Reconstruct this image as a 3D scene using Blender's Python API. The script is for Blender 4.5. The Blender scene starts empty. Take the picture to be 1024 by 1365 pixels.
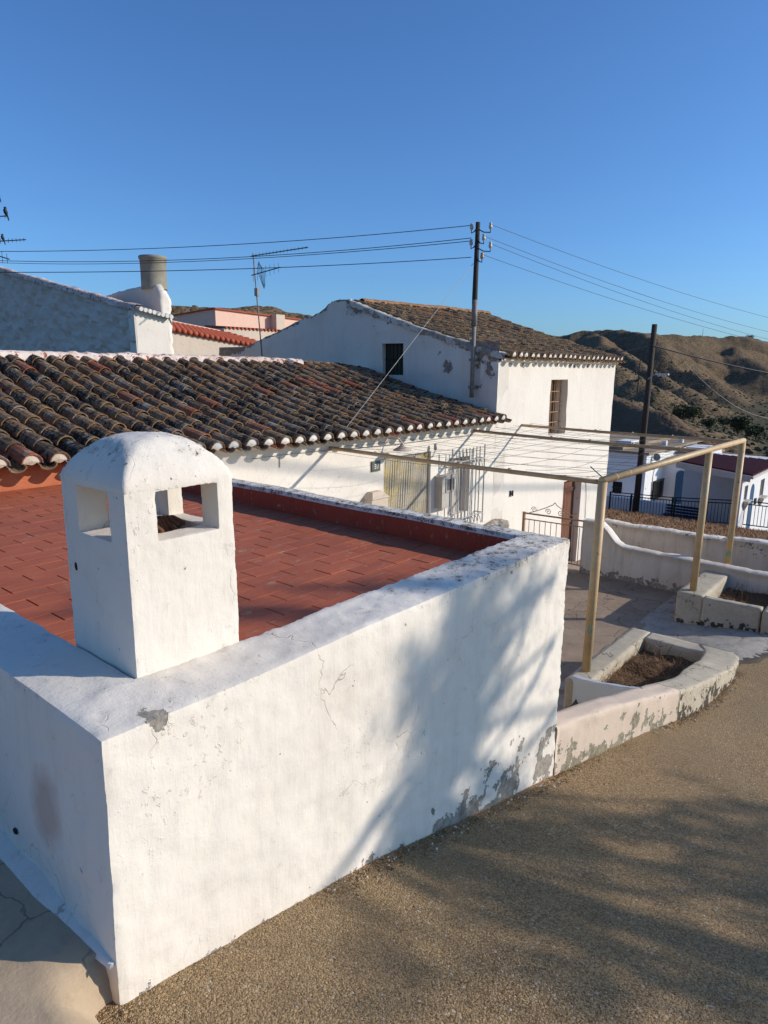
import bpy, math, random
import numpy as np
from mathutils import Vector, Matrix, noise as mn
random.seed(7)
rnd = random.random
def ru(a, b): return a + (b - a) * random.random()
C = bpy.context.scene.collection
PI = math.pi

# ------------------------------------------------------------------ objects
def tag(o, label=None, cat=None, group=None, kind=None):
    if label: o['label'] = label
    if cat: o['category'] = cat
    if group: o['group'] = group
    if kind: o['kind'] = kind
    return o

def thing(name, label, cat, loc=(0, 0, 0), group=None):
    o = bpy.data.objects.new(name, None); C.objects.link(o)
    o.location = loc; o.empty_display_size = 0.1
    return tag(o, label, cat, group)

class MB:
    """collects faces; build() links them as one mesh object (coordinates are world coordinates)"""
    def __init__(s): s.v = []; s.f = []; s.m = []; s.a = {}
    def attr(s, key, val, n):
        L = s.a.setdefault(key, [])
        L.extend([0.0] * (len(s.v) - n - len(L))); L.extend([val] * n if not isinstance(val, list) else val)
    def add(s, vs, fs, mi=0, **at):
        b = len(s.v); s.v.extend([tuple(p) for p in vs])
        for f in fs: s.f.append(tuple(b + i for i in f)); s.m.append(mi)
        for k, val in at.items(): s.attr(k, val, len(vs))
    def box(s, x0, x1, y0, y1, z0, z1, mi=0, **at):
        vs = [(x, y, z) for z in (z0, z1) for y in (y0, y1) for x in (x0, x1)]
        s.add(vs, [(0, 2, 3, 1), (4, 5, 7, 6), (0, 1, 5, 4), (2, 6, 7, 3), (0, 4, 6, 2), (1, 3, 7, 5)], mi, **at)
    def obox(s, c, ex, ey, ez, mi=0, **at):
        c = Vector(c); ex = Vector(ex); ey = Vector(ey); ez = Vector(ez)
        vs = [c + sx * ex + sy * ey + sz * ez for sz in (-1, 1) for sy in (-1, 1) for sx in (-1, 1)]
        s.add(vs, [(0, 2, 3, 1), (4, 5, 7, 6), (0, 1, 5, 4), (2, 6, 7, 3), (0, 4, 6, 2), (1, 3, 7, 5)], mi, **at)
    def tube(s, pts, r, seg=8, mi=0, cap=True, **at):
        pts = [Vector(p) for p in pts]; n = len(pts)
        rs = r if isinstance(r, (list, tuple)) else [r] * n
        vs = []; up = None
        for i, p in enumerate(pts):
            d = (pts[min(i + 1, n - 1)] - pts[max(i - 1, 0)]).normalized()
            if up is None: up = Vector((0, 0, 1)) if abs(d.z) < .9 else Vector((1, 0, 0))
            a = d.cross(up).normalized(); b = a.cross(d).normalized(); up = b
            for k in range(seg):
                t = 2 * PI * k / seg; vs.append(p + rs[i] * (math.cos(t) * a + math.sin(t) * b))
        fs = [(i * seg + k, i * seg + (k + 1) % seg, (i + 1) * seg + (k + 1) % seg, (i + 1) * seg + k) for i in range(n - 1) for k in range(seg)]
        if cap: fs += [tuple(range(seg - 1, -1, -1)), tuple((n - 1) * seg + k for k in range(seg))]
        s.add(vs, fs, mi, **at)
    def lathe(s, prof, c, seg=16, mi=0, sx=1, sy=1, **at):
        vs = [(c[0] + sx * r * math.cos(2 * PI * k / seg), c[1] + sy * r * math.sin(2 * PI * k / seg), c[2] + z) for r, z in prof for k in range(seg)]
        n = len(prof)
        fs = [(i * seg + k, i * seg + (k + 1) % seg, (i + 1) * seg + (k + 1) % seg, (i + 1) * seg + k) for i in range(n - 1) for k in range(seg)]
        s.add(vs, fs, mi, **at)
    def build(s, name, mats, parent=None, smooth=False):
        me = bpy.data.meshes.new(name)
        vs = s.v
        if parent is not None:
            L = parent.location
            vs = [(x - L.x, y - L.y, z - L.z) for x, y, z in vs]
        me.from_pydata(vs, [], s.f)
        if not isinstance(mats, (list, tuple)): mats = [mats]
        for m in mats: me.materials.append(m)
        me.polygons.foreach_set('material_index', s.m)
        if smooth: me.polygons.foreach_set('use_smooth', [True] * len(s.f))
        for k, L in s.a.items():
            L = L + [0.0] * (len(s.v) - len(L))
            at = me.attributes.new(k, 'FLOAT', 'POINT'); at.data.foreach_set('value', L)
        me.update(); me.validate()
        if smooth == 'auto': me.set_sharp_from_angle(angle=math.radians(33))
        o = bpy.data.objects.new(name, me); C.objects.link(o)
        if parent is not None: o.parent = parent
        return o

def fbm(p, sc, oct=4):
    return mn.fractal(Vector(p) * sc, 0.6, 2.0, oct)

def vox(xs, ys, zs, fill, res=0.02, smooth=1, amp=0.004, fr=6.0, warp=None, matf=None, attrf=None, skip_bottom=True, lam=.5, chip=.003):
    """masonry block: filled cells of a rectilinear grid, subdivided, edges worn round and surface made uneven"""
    def cuts(c, ax=0):
        out = [c[0]]; own = [0]
        for i in range(len(c) - 1):
            rr = res[ax][i] if isinstance(res, list) else res
            n = max(1, round((c[i + 1] - c[i]) / rr))
            for k in range(1, n + 1): out.append(c[i] + (c[i + 1] - c[i]) * k / n)
            own += [i] * n
        return out, own[1:]
    X, ox = cuts(xs, 0); Y, oy = cuts(ys, 1); Z, oz = cuts(zs, 2)
    cells = {}
    def F(i, j, k):
        if i < 0 or j < 0 or k < 0 or i >= len(ox) or j >= len(oy) or k >= len(oz): return False
        key = (ox[i], oy[j], oz[k])
        if key not in cells: cells[key] = bool(fill(*key))
        return cells[key]
    vid = {}; vs = []; fs = []
    def V(i, j, k):
        t = (i, j, k)
        if t not in vid: vid[t] = len(vs); vs.append([X[i], Y[j], Z[k]])
        return vid[t]
    nx, ny, nz = len(ox), len(oy), len(oz)
    for i in range(nx):
        for j in range(ny):
            for k in range(nz):
                if not F(i, j, k): continue
                if not F(i - 1, j, k): fs.append((V(i, j, k), V(i, j, k + 1), V(i, j + 1, k + 1), V(i, j + 1, k)))
                if not F(i + 1, j, k): fs.append((V(i + 1, j, k), V(i + 1, j + 1, k), V(i + 1, j + 1, k + 1), V(i + 1, j, k + 1)))
                if not F(i, j - 1, k): fs.append((V(i, j, k), V(i + 1, j, k), V(i + 1, j, k + 1), V(i, j, k + 1)))
                if not F(i, j + 1, k): fs.append((V(i, j + 1, k), V(i, j + 1, k + 1), V(i + 1, j + 1, k + 1), V(i + 1, j + 1, k)))
                if not F(i, j, k - 1) and not (skip_bottom and k == 0): fs.append((V(i, j, k), V(i, j + 1, k), V(i + 1, j + 1, k), V(i + 1, j, k)))
                if not F(i, j, k + 1): fs.append((V(i, j, k + 1), V(i + 1, j, k + 1), V(i + 1, j + 1, k + 1), V(i, j + 1, k + 1)))
    P = np.array(vs); f = np.array(fs); orig = P.copy()
    e = np.concatenate([f[:, [0, 1]], f[:, [1, 2]], f[:, [2, 3]], f[:, [3, 0]]]); e = np.concatenate([e, e[:, ::-1]])
    deg = np.bincount(e[:, 0], minlength=len(P))[:, None]
    for _ in range(smooth):
        S = np.zeros_like(P); np.add.at(S, e[:, 0], P[e[:, 1]]); P = (1 - lam) * P + lam * S / deg
    a = P[f[:, 1]] - P[f[:, 0]]; b = P[f[:, 2]] - P[f[:, 0]]; fn = np.cross(a, b); N = np.zeros_like(P)
    for c in range(4): np.add.at(N, f[:, c], fn)
    N /= np.maximum(np.linalg.norm(N, axis=1), 1e-9)[:, None]
    mb = MB()
    out = []
    for p, n in zip(P, N):
        d = fbm(p, fr) * amp + fbm(p, fr * 4, 3) * amp * .35
        ed_ = 1 - max(abs(n))
        if ed_ > .04: d -= chip * max(0, .25 + fbm(p, 38, 3)) * min(1, ed_ * 5)
        q = p + n * d
        out.append(warp(*q) if warp else tuple(q))
    mb.v = out; mb.f = [tuple(int(t) for t in q) for q in f]
    if matf:
        fc = orig[f].mean(axis=1); nn = fn / np.maximum(np.linalg.norm(fn, axis=1), 1e-9)[:, None]
        mb.m = [matf(c, n) for c, n in zip(fc, nn)]
    else: mb.m = [0] * len(fs)
    if attrf:
        for k, fnc in attrf.items(): mb.a[k] = [float(fnc(*p)) for p in out]
    return mb

# ------------------------------------------------------------------ materials
def S(r, g, b):
    f = lambda c: (c / 255 / 12.92) if c / 255 <= .04045 else ((c / 255 + .055) / 1.055) ** 2.4
    return (f(r), f(g), f(b), 1)
class NT:
    def __init__(s, name):
        s.mat = bpy.data.materials.new(name); s.mat.use_nodes = True
        s.nt = s.mat.node_tree; s.nt.nodes.clear()
        s.out = s.nt.nodes.new('ShaderNodeOutputMaterial'); s.b = s.nt.nodes.new('ShaderNodeBsdfPrincipled')
        s.nt.links.new(s.b.outputs[0], s.out.inputs[0])
        s.pos = s.nt.nodes.new('ShaderNodeNewGeometry').outputs['Position']
    def set(s, sock, v):
        if isinstance(v, bpy.types.NodeSocket): s.nt.links.new(v, sock)
        else: sock.default_value = v
    def n(s, typ, ins={}, out=0, **kw):
        nd = s.nt.nodes.new(typ)
        for k, v in kw.items(): setattr(nd, k, v)
        for k, v in ins.items(): s.set(nd.inputs[k], v)
        return nd.outputs[out]
    def noise(s, scale, detail=4, rough=.6, vec=None, dist=0, out='Fac'):
        return s.n('ShaderNodeTexNoise', {'Vector': vec or s.pos, 'Scale': scale, 'Detail': detail, 'Roughness': rough, 'Distortion': dist}, out)
    def vor(s, scale, vec=None, feat='F1', out='Distance', rnd=1):
        return s.n('ShaderNodeTexVoronoi', {'Vector': vec or s.pos, 'Scale': scale, 'Randomness': rnd}, out, feature=feat)
    def math(s, op, a, b=0, c=0):
        return s.n('ShaderNodeMath', {0: a, 1: b, 2: c}, operation=op)
    def ramp(s, fac, a, b, lo=0.0, hi=1.0):
        return s.n('ShaderNodeMapRange', {0: fac, 1: a, 2: b, 3: lo, 4: hi}, 0, clamp=True)
    def mix(s, fac, a, b, mode='MIX'):
        nd = s.nt.nodes.new('ShaderNodeMix'); nd.data_type = 'RGBA'; nd.blend_type = mode
        s.set(nd.inputs[0], fac); s.set(nd.inputs[6], a); s.set(nd.inputs[7], b)
        return nd.outputs[2]
    def map(s, scale=(1, 1, 1), rot=(0, 0, 0), loc=(0, 0, 0), vec=None):
        return s.n('ShaderNodeMapping', {'Vector': vec or s.pos, 'Scale': scale, 'Rotation': rot, 'Location': loc})
    def attr(s, name):
        return s.n('ShaderNodeAttribute', {}, 'Fac', attribute_name=name)
    def sep(s, axis): return s.n('ShaderNodeSeparateXYZ', {0: s.pos}, axis)
    def warp(s, sc, amt, vec=None):
        nz = s.noise(sc, 3, out='Color', vec=vec)
        v = s.n('ShaderNodeVectorMath', {0: nz, 1: (.5, .5, .5)}, operation='SUBTRACT')
        v = s.n('ShaderNodeVectorMath', {0: v, 'Scale': amt}, operation='SCALE')
        return s.n('ShaderNodeVectorMath', {0: vec or s.pos, 1: v}, operation='ADD')
    def done(s, col, rough=.9, height=None, dist=.01, strength=1, metal=0, spec=.3):
        s.set(s.b.inputs['Base Color'], col); s.set(s.b.inputs['Roughness'], rough); s.b.inputs['Metallic'].default_value = metal
        s.b.inputs['Specular IOR Level'].default_value = spec
        if height is not None:
            bp = s.n('ShaderNodeBump', {'Height': height, 'Distance': dist, 'Strength': strength})
            s.nt.links.new(bp, s.b.inputs['Normal'])
        return s.mat

def whitewash(name, base=(.775, .71, .615, 1), dirt=(.52, .44, .36, 1), under=(.27, .25, .22, 1), scale=1.0, peel=0.0, dirtamt=.35, crack=.5):
    t = NT(name); wear = t.attr('wear'); lich = t.attr('lichen')
    big = t.noise(1.3 * scale, 5, .6); mid = t.noise(7 * scale, 6, .65); fine = t.noise(60 * scale, 4, .7)
    streak = t.noise(1, 5, .7, t.map((9 * scale, 9 * scale, .7 * scale)))
    c = t.mix(t.ramp(big, .4, .7, 0, dirtamt * .5), base, dirt)
    c = t.mix(t.ramp(streak, .5, .8, 0, dirtamt * .8), c, dirt)
    c = t.mix(t.ramp(mid, .62, .78, 0, dirtamt * .7), c, (dirt[0] * 1.2, dirt[1] * 1.2, dirt[2] * 1.25, 1))
    # hairline cracks
    wv = t.warp(6 * scale, .20 / scale)
    ed = t.vor(3.6 * scale, wv, 'DISTANCE_TO_EDGE')
    cr = t.math('MULTIPLY', t.ramp(ed, .002, .010, 1, 0), t.ramp(t.noise(2.6 * scale, 3), .54, .66, 0, crack))
    c = t.mix(cr, c, (.30, .22, .15, 1))
    # small pits
    pits = t.math('MULTIPLY', t.ramp(t.vor(22 * scale), .05, .09, 1, 0), t.ramp(t.noise(3.1 * scale, 3), .56, .64, 0, .8))
    c = t.mix(pits, c, (.22, .19, .16, 1))
    # flaked areas
    pn = t.noise(9 * scale, 7, .62, t.warp(30 * scale, .02 / scale))
    pm = t.ramp(t.math('ADD', t.math('MULTIPLY', wear, .62), pn), .70 - peel, .715 - peel)
    ucol = t.mix(t.ramp(t.noise(24 * scale, 6, .75), .35, .65), (under[0] * .62, under[1] * .6, under[2] * .58, 1), (under[0] * 1.5, under[1] * 1.42, under[2] * 1.3, 1))
    stain = t.ramp(t.math('ADD', t.math('MULTIPLY', wear, .6), big), .55, 1.0, 0, .35)
    c = t.mix(stain, c, (.50, .38, .28, 1))
    sa = t.attr('stain'); c = t.mix(t.ramp(t.math('ADD', sa, t.math('MULTIPLY', mid, .8)), .72, 1.1, 0, .6), c, (.46, .28, .20, 1))
    lipm = t.math('SUBTRACT', t.ramp(t.math('ADD', t.math('MULTIPLY', wear, .62), pn), .685 - peel, .70 - peel), pm)
    c = t.mix(pm, c, ucol)
    c = t.mix(t.math('MULTIPLY', lipm, .55), c, (.86, .82, .76, 1))
    # lichen speckle
    ln = t.noise(38 * scale, 6, .75); l2 = t.noise(14 * scale, 4, .7)
    lfine = t.noise(150 * scale, 4, .8)
    lsum = t.math('ADD', t.math('MULTIPLY', ln, .35), t.math('ADD', t.math('MULTIPLY', l2, .30), t.math('MULTIPLY', lfine, .35)))
    veil = t.ramp(t.math('ADD', t.math('MULTIPLY', lich, .30), l2), .62, .85, 0, .55)
    c = t.mix(veil, c, (.40, .35, .27, 1))
    lm = t.ramp(t.math('ADD', t.math('MULTIPLY', lich, .155), lsum), .615, .645)
    c = t.mix(lm, c, t.mix(t.noise(90 * scale, 3), (.035, .030, .024, 1), (.22, .17, .11, 1)))
    brush = t.noise(1, 5, .7, t.map((70 * scale, 70 * scale, 8 * scale)))
    h = t.math('ADD', t.math('MULTIPLY', mid, .40), t.math('MULTIPLY', fine, .10))
    h = t.math('ADD', h, t.math('MULTIPLY', t.noise(18 * scale, 5), .16)); h = t.math('ADD', h, t.math('MULTIPLY', brush, .12))
    h = t.math('ADD', h, t.math('MULTIPLY', t.math('MULTIPLY', t.ramp(t.noise(40 * scale, 4, .7), .60, .68), t.ramp(t.noise(2.3 * scale, 2), .5, .65)), .22))
    h = t.math('SUBTRACT', h, t.math('MULTIPLY', pm, .8)); h = t.math('SUBTRACT', h, t.math('MULTIPLY', cr, .3))
    h = t.math('SUBTRACT', h, t.math('MULTIPLY', pits, .5))
    return t.done(c, .92, h, .013 / scale, .75)

def simple(name, c1, c2, scale=8, rough=.8, bump=.3, dist=.005, metal=0, detail=5, spec=.3, stretch=(1, 1, 1)):
    t = NT(name); v = t.map(stretch)
    n1 = t.noise(scale, detail, .65, v); n2 = t.noise(scale * 6, 3, .6, v)
    c = t.mix(t.ramp(n1, .3, .7), c1, c2)
    return t.done(c, rough, t.math('ADD', n1, t.math('MULTIPLY', n2, .4)), dist, bump, metal, spec)

M = {}
M['white'] = whitewash('whitewash_plaster', base=(.765, .695, .595, 1), dirtamt=.40, crack=.6)
M['white_house'] = whitewash('whitewash_house', scale=.6, dirtamt=.32, crack=.25)
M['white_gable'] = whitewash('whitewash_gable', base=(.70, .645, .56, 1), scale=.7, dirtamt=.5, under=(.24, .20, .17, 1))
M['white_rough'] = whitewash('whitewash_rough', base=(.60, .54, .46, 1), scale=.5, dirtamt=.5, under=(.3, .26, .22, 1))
M['white_low'] = whitewash('whitewash_low_wall', base=(.70, .625, .52, 1), dirt=(.42, .32, .23, 1), scale=.9, dirtamt=.95, peel=.02)
M['white_far'] = whitewash('whitewash_far', base=(.74, .73, .72, 1), scale=.25, dirtamt=.2, crack=0)
M['pink_plaster'] = whitewash('pink_plaster', base=(.62, .49, .38, 1), dirt=(.46, .38, .28, 1), under=(.24, .22, .16, 1), scale=1.1, dirtamt=.5)
M['blue_shade'] = whitewash('plaster_blue_shade', base=(.50, .55, .58, 1), scale=1.3, dirtamt=.3, crack=.2)  # bluish tint stands for the shade on the planter's side wall
M['mortar'] = whitewash('ridge_mortar', base=(.70, .60, .52, 1), dirt=(.40, .19, .12, 1), under=(.30, .09, .05, 1), scale=1.6, dirtamt=1.1, peel=.13, crack=0)
M['beige'] = whitewash('beige_render', base=(.60, .49, .38, 1), dirt=(.44, .35, .27, 1), scale=.3, dirtamt=.4, crack=0)
M['salmon'] = whitewash('salmon_render', base=(.74, .50, .38, 1), dirt=(.6, .4, .3, 1), scale=.25, dirtamt=.2, crack=0)
M['fascia'] = simple('painted_fascia', (.55, .52, .48, 1), (.42, .39, .35, 1), 4)

def redpaint(name, a, b, worn=(.42, .28, .2, 1)):
    t = NT(name); tone = t.attr('tone')
    n1 = t.noise(5, 6, .65); n2 = t.noise(45, 5, .7); n3 = t.noise(2.2, 3)
    c = t.mix(t.ramp(n1, .3, .7), a, b)
    c = t.mix(t.math('MULTIPLY', tone, .45), c, (b[0] * .75, b[1] * .8, b[2] * .8, 1))
    c = t.mix(t.math('MULTIPLY', t.ramp(n2, .62, .74), t.ramp(n3, .42, .62, 0, .45)), c, worn)
    c = t.mix(t.math('MULTIPLY', t.ramp(t.noise(70, 3), .70, .73), .5), c, (.55, .45, .36, 1))
    st = t.noise(1, 5, .7, t.map((6, 60, 20))); c = t.mix(t.ramp(st, .5, .72, 0, .4), c, (a[0] * 1.25, a[1] * 1.5, a[2] * 1.7, 1))
    pt_ = t.math('MULTIPLY', t.ramp(t.noise(16, 6, .7, t.map((.6, 1.4, 1))), .585, .64), t.ramp(t.noise(4.4, 3), .46, .56, 0, .75))
    c = t.mix(pt_, c, (.40, .27, .17, 1))
    c = t.mix(t.ramp(t.noise(1.6, 4), .45, .75, 0, .18), c, (b[0] * .6, b[1] * .7, b[2] * .8, 1))
    return t.done(c, .72, t.math('ADD', n1, t.math('ADD', t.math('MULTIPLY', n2, .5), t.math('MULTIPLY', st, .6))), .004, .6, 0, .35)
M['red'] = redpaint('red_roof_paint', (.50, .132, .056, 1), (.40, .100, .045, 1))
M['red_wall'] = redpaint('red_wall_paint', (.42, .062, .022, 1), (.34, .048, .020, 1))
M['orange'] = redpaint('orange_wall_paint', (.50, .15, .06, 1), (.42, .115, .05, 1))
M['grout'] = simple('tile_grout', (.16, .05, .03, 1), (.24, .08, .045, 1), 30)

def tilemat(name, cols, lichen, dark=(.022, .018, .015, 1)):
    t = NT(name); tone = t.attr('tone'); rim = t.attr('rim')
    cr = t.nt.nodes.new('ShaderNodeValToRGB'); t.nt.links.new(tone, cr.inputs[0]); el = cr.color_ramp.elements
    el[0].position = 0; el[0].color = cols[0]; el[1].position = 1; el[1].color = cols[-1]
    for i, cc in enumerate(cols[1:-1]):
        e = el.new((i + 1) / (len(cols) - 1)); e.color = cc
    c = cr.outputs[0]
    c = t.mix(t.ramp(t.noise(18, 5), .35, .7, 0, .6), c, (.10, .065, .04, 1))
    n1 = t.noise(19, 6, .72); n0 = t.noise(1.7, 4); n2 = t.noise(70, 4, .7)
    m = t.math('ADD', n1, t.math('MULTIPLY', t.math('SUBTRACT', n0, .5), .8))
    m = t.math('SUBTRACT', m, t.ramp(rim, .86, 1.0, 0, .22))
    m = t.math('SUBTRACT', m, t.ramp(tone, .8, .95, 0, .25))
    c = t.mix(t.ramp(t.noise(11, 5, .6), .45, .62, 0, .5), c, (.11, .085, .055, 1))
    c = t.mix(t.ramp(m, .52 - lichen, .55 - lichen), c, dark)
    w = t.math('ADD', t.math('MULTIPLY', t.noise(34, 5, .75), .6), t.math('MULTIPLY', t.noise(5.1, 3), .4))
    c = t.mix(t.ramp(w, .535 + (.05 if lichen < 0 else 0), .585 + (.06 if lichen < 0 else 0), 0, .9), c, t.mix(n2, (.17, .14, .105, 1), (.46, .41, .33, 1)))
    return t.done(c, .95, t.math('ADD', n1, t.math('MULTIPLY', n2, .5)), .006, .6, 0, .2)
M['tile_old'] = tilemat('old_clay_tiles', [(.20, .11, .055, 1), (.30, .16, .07, 1), (.17, .11, .07, 1), (.38, .22, .105, 1), (.38, .085, .04, 1)], .012, (.032, .023, .015, 1))
M['tile_tan'] = tilemat('tan_clay_tiles', [(.28, .165, .075, 1), (.40, .25, .12, 1), (.24, .15, .085, 1), (.46, .30, .155, 1), (.34, .13, .06, 1)], -.02, (.06, .045, .03, 1))
M['tile_new'] = simple('new_red_tiles', (.42, .10, .045, 1), (.30, .06, .03, 1), 3, .8)
M['tile_dark'] = simple('maroon_tiles', (.13, .022, .018, 1), (.09, .018, .015, 1), 2, .6)
M['tile_far'] = simple('far_flat_roof', (.36, .27, .18, 1), (.24, .18, .12, 1), 1.2, .9)
M['plug'] = whitewash('mortar_plug', base=(.74, .70, .64, 1), dirt=(.45, .37, .28, 1), scale=4, dirtamt=.5, crack=0)

def asphalt():
    t = NT('gravelly_asphalt')
    v = t.vor(290); vc = t.vor(290, out='Color'); v2 = t.vor(130, out='Color'); v2d = t.vor(130)
    col = t.n('ShaderNodeSeparateXYZ', {0: vc}, 0); col2 = t.n('ShaderNodeSeparateXYZ', {0: v2}, 1)
    c = t.mix(col, (.10, .058, .026, 1), (.76, .51, .26, 1))
    c = t.mix(t.ramp(col2, .55, .75, 0, .75), c, t.mix(t.n('ShaderNodeSeparateXYZ', {0: v2}, 2), (.70, .50, .28, 1), (.15, .10, .055, 1)))
    c = t.mix(t.ramp(col2, .985, .99), c, (.66, .58, .48, 1))
    big = t.noise(1.1, 5, .6); c = t.mix(t.ramp(big, .45, .72, 0, .35), c, (.17, .12, .07, 1))
    c = t.mix(t.ramp(t.noise(.55, 3), .5, .72, 0, .4), c, (.46, .34, .20, 1))
    c = t.mix(t.ramp(t.noise(3.5, 6, .7), .56, .72, 0, .3), c, (.12, .085, .052, 1))
    h = t.math('SUBTRACT', t.math('MULTIPLY', t.noise(9, 4), .4), t.math('MULTIPLY', v, .5))
    h = t.math('SUBTRACT', h, t.math('MULTIPLY', v2d, .8))
    return t.done(c, .9, h, .016, 1.0, 0, .25)
M['asphalt'] = asphalt()
def concrete(name, a, b, sc=1.0, crack=.8, rough=.9):
    t = NT(name); wear = t.attr('wear')
    n1 = t.noise(2.2 * sc, 6, .65); n2 = t.noise(14 * sc, 6, .7); n3 = t.noise(70 * sc, 3)
    c = t.mix(t.ramp(n1, .35, .68), a, b)
    c = t.mix(t.ramp(n2, .5, .75, 0, .45), c, (a[0] * .6, a[1] * .58, a[2] * .55, 1))
    c = t.mix(t.ramp(n3, .62, .75, 0, .3), c, (b[0] * 1.5, b[1] * 1.5, b[2] * 1.5, 1))
    ed = t.vor(2.1 * sc, t.warp(4 * sc, .3 / sc), 'DISTANCE_TO_EDGE')
    cr = t.math('MULTIPLY', t.ramp(ed, .004, .014, 1, 0), t.ramp(t.noise(1.4 * sc, 2), .46, .56, 0, crack))
    c = t.mix(cr, c, (.05, .04, .03, 1))
    pm = t.ramp(t.math('ADD', t.math('MULTIPLY', wear, .6), t.noise(8 * sc, 6)), .72, .74)
    c = t.mix(pm, c, (.07, .055, .04, 1))
    h = t.math('ADD', t.math('MULTIPLY', n2, .6), t.math('MULTIPLY', n3, .25)); h = t.math('SUBTRACT', h, t.math('MULTIPLY', cr, .7))
    h = t.math('SUBTRACT', h, t.math('MULTIPLY', pm, .7))
    return t.done(c, rough, h, .008, .6)
M['yard'] = concrete('yard_concrete', (.25, .185, .13, 1), (.34, .255, .18, 1))
M['apron'] = concrete('apron_mortar', (.31, .28, .235, 1), (.42, .38, .32, 1), 2.0)
M['conc'] = concrete('kerb_concrete', (.42, .355, .26, 1), (.52, .45, .335, 1), 1.5, .7)
M['pave'] = concrete('sandy_pavement', (.48, .36, .24, 1), (.38, .29, .19, 1), 1.5, .5)
M['pipe'] = concrete('cement_pipe', (.30, .275, .21, 1), (.22, .20, .16, 1), 2, 0)

def steelpaint():
    t = NT('ochre_painted_steel')
    n1 = t.noise(7, 5, .7); c = t.mix(t.ramp(n1, .35, .7), (.56, .385, .19, 1), (.45, .29, .14, 1))
    low = t.ramp(t.sep(2), -2.75, -1.2, 1, .1)
    g = t.math('MULTIPLY', t.ramp(t.noise(9, 5, .6, t.map((1, 1, .5))), .56, .59), low)
    c = t.mix(g, c, (.20, .34, .24, 1))
    c = t.mix(t.ramp(t.noise(16, 5, .7), .62, .68, 0, .8), c, (.16, .07, .03, 1))
    return t.done(c, .5, n1, .002, .4, .0, .4)
M['ochre'] = steelpaint()
M['cane'] = simple('tan_beam', (.48, .33, .18, 1), (.34, .22, .11, 1), 6, .6, .3)
M['iron'] = simple('black_iron', (.012, .012, .014, 1), (.02, .02, .024, 1), 20, .5)
M['rustgate'] = simple('tan_gate_paint', (.45, .27, .16, 1), (.35, .18, .10, 1), 25, .6)
M['grey_metal'] = simple('grey_metal', (.42, .41, .39, 1), (.30, .29, .28, 1), 20, .5)
M['wire'] = simple('dark_wire', (.018, .02, .03, 1), (.03, .03, .04, 1), 5, .6)
M['wire_light'] = simple('pale_wire', (.42, .38, .32, 1), (.3, .27, .22, 1), 5, .6)
M['wire_far'] = simple('grey_blue_wire', (.10, .13, .17, 1), (.13, .16, .2, 1), 5, .6)
M['tar'] = simple('tarred_wood', (.022, .017, .014, 1), (.05, .038, .028, 1), 14, .8, .5, .006, stretch=(3, 3, .3))
M['polewood'] = simple('weathered_pole', (.035, .026, .02, 1), (.075, .055, .04, 1), 8, .85, .5, .01, stretch=(3, 3, .25))
M['polemetal'] = simple('worn_pole_sleeve', (.26, .24, .22, 1), (.16, .13, .11, 1), 12, .6)
M['porcelain'] = simple('porcelain_insulator', (.50, .48, .38, 1), (.35, .33, .25, 1), 30, .25, .1, spec=.6)
M['brownpor'] = simple('amber_insulator', (.42, .26, .10, 1), (.3, .18, .07, 1), 30, .25, .1, spec=.6)
M['wood'] = simple('weathered_door_wood', (.11, .038, .02, 1), (.22, .10, .055, 1), 4, .8, .7, .006, stretch=(12, 12, .8))
M['frame_wood'] = simple('window_wood', (.17, .10, .05, 1), (.25, .16, .08, 1), 6, .8, .5)
M['dark'] = simple('dark_interior', (.012, .011, .010, 1), (.02, .018, .015, 1), 4)
M['shutter'] = simple('old_shutter', (.03, .026, .018, 1), (.06, .05, .03, 1), 5, .8, .6, .006, stretch=(10, 10, .5))
M['curtain_cloth'] = simple('pale_curtain', (.50, .40, .24, 1), (.30, .22, .12, 1), 9, .9, .4, .006, stretch=(6, 6, .5))
M['bluepaint'] = simple('blue_door_paint', (.03, .10, .20, 1), (.02, .07, .15, 1), 6, .5)
M['navy'] = simple('navy_boards', (.015, .025, .06, 1), (.03, .04, .08, 1), 8, .6)
M['bluecloth'] = simple('pale_blue_cloth', (.25, .48, .62, 1), (.45, .60, .68, 1), 5, .9)
M['plastic'] = simple('pale_plastic', (.62, .42, .36, 1), (.66, .55, .48, 1), 10, .5)
M['darkstone'] = simple('dark_stone', (.08, .06, .045, 1), (.14, .11, .08, 1), 8, .9, .8, .02)
M['soil'] = simple('dry_soil', (.10, .06, .035, 1), (.19, .12, .07, 1), 14, 1, .9, .02)
M['weed'] = simple('dry_weed', (.30, .17, .08, 1), (.16, .09, .045, 1), 9, .9, 0)
M['weed2'] = simple('rusty_dry_grass', (.27, .13, .055, 1), (.36, .21, .10, 1), 3, .9, 0)
M['field'] = simple('dry_field', (.22, .12, .06, 1), (.15, .085, .045, 1), 2, 1, .9, .03)
M['bark'] = simple('bark', (.09, .065, .045, 1), (.14, .11, .08, 1), 12, .9, .7, .01)
M['leaf'] = simple('leaves', (.035, .06, .018, 1), (.06, .085, .03, 1), 3, .7, 0)
M['leaf_far'] = simple('far_leaves', (.035, .050, .020, 1), (.070, .080, .035, 1), 1.2, .8, 0)
M['scrub'] = simple('scrub', (.045, .045, .018, 1), (.13, .105, .05, 1), .08, .9, 0)
M['flue'] = simple('flue_clay', (.17, .075, .04, 1), (.10, .045, .028, 1), 25, .9, .6)
M['meter'] = simple('meter_plastic', (.50, .46, .40, 1), (.42, .38, .33, 1), 10, .5, .1)
M['glass'] = simple('dark_glass', (.10, .10, .095, 1), (.15, .14, .13, 1), 3, .15, 0, spec=.6)
M['plate'] = simple('grey_green_plate', (.10, .11, .08, 1), (.12, .13, .10, 1), 8, .5, .1)
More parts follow.
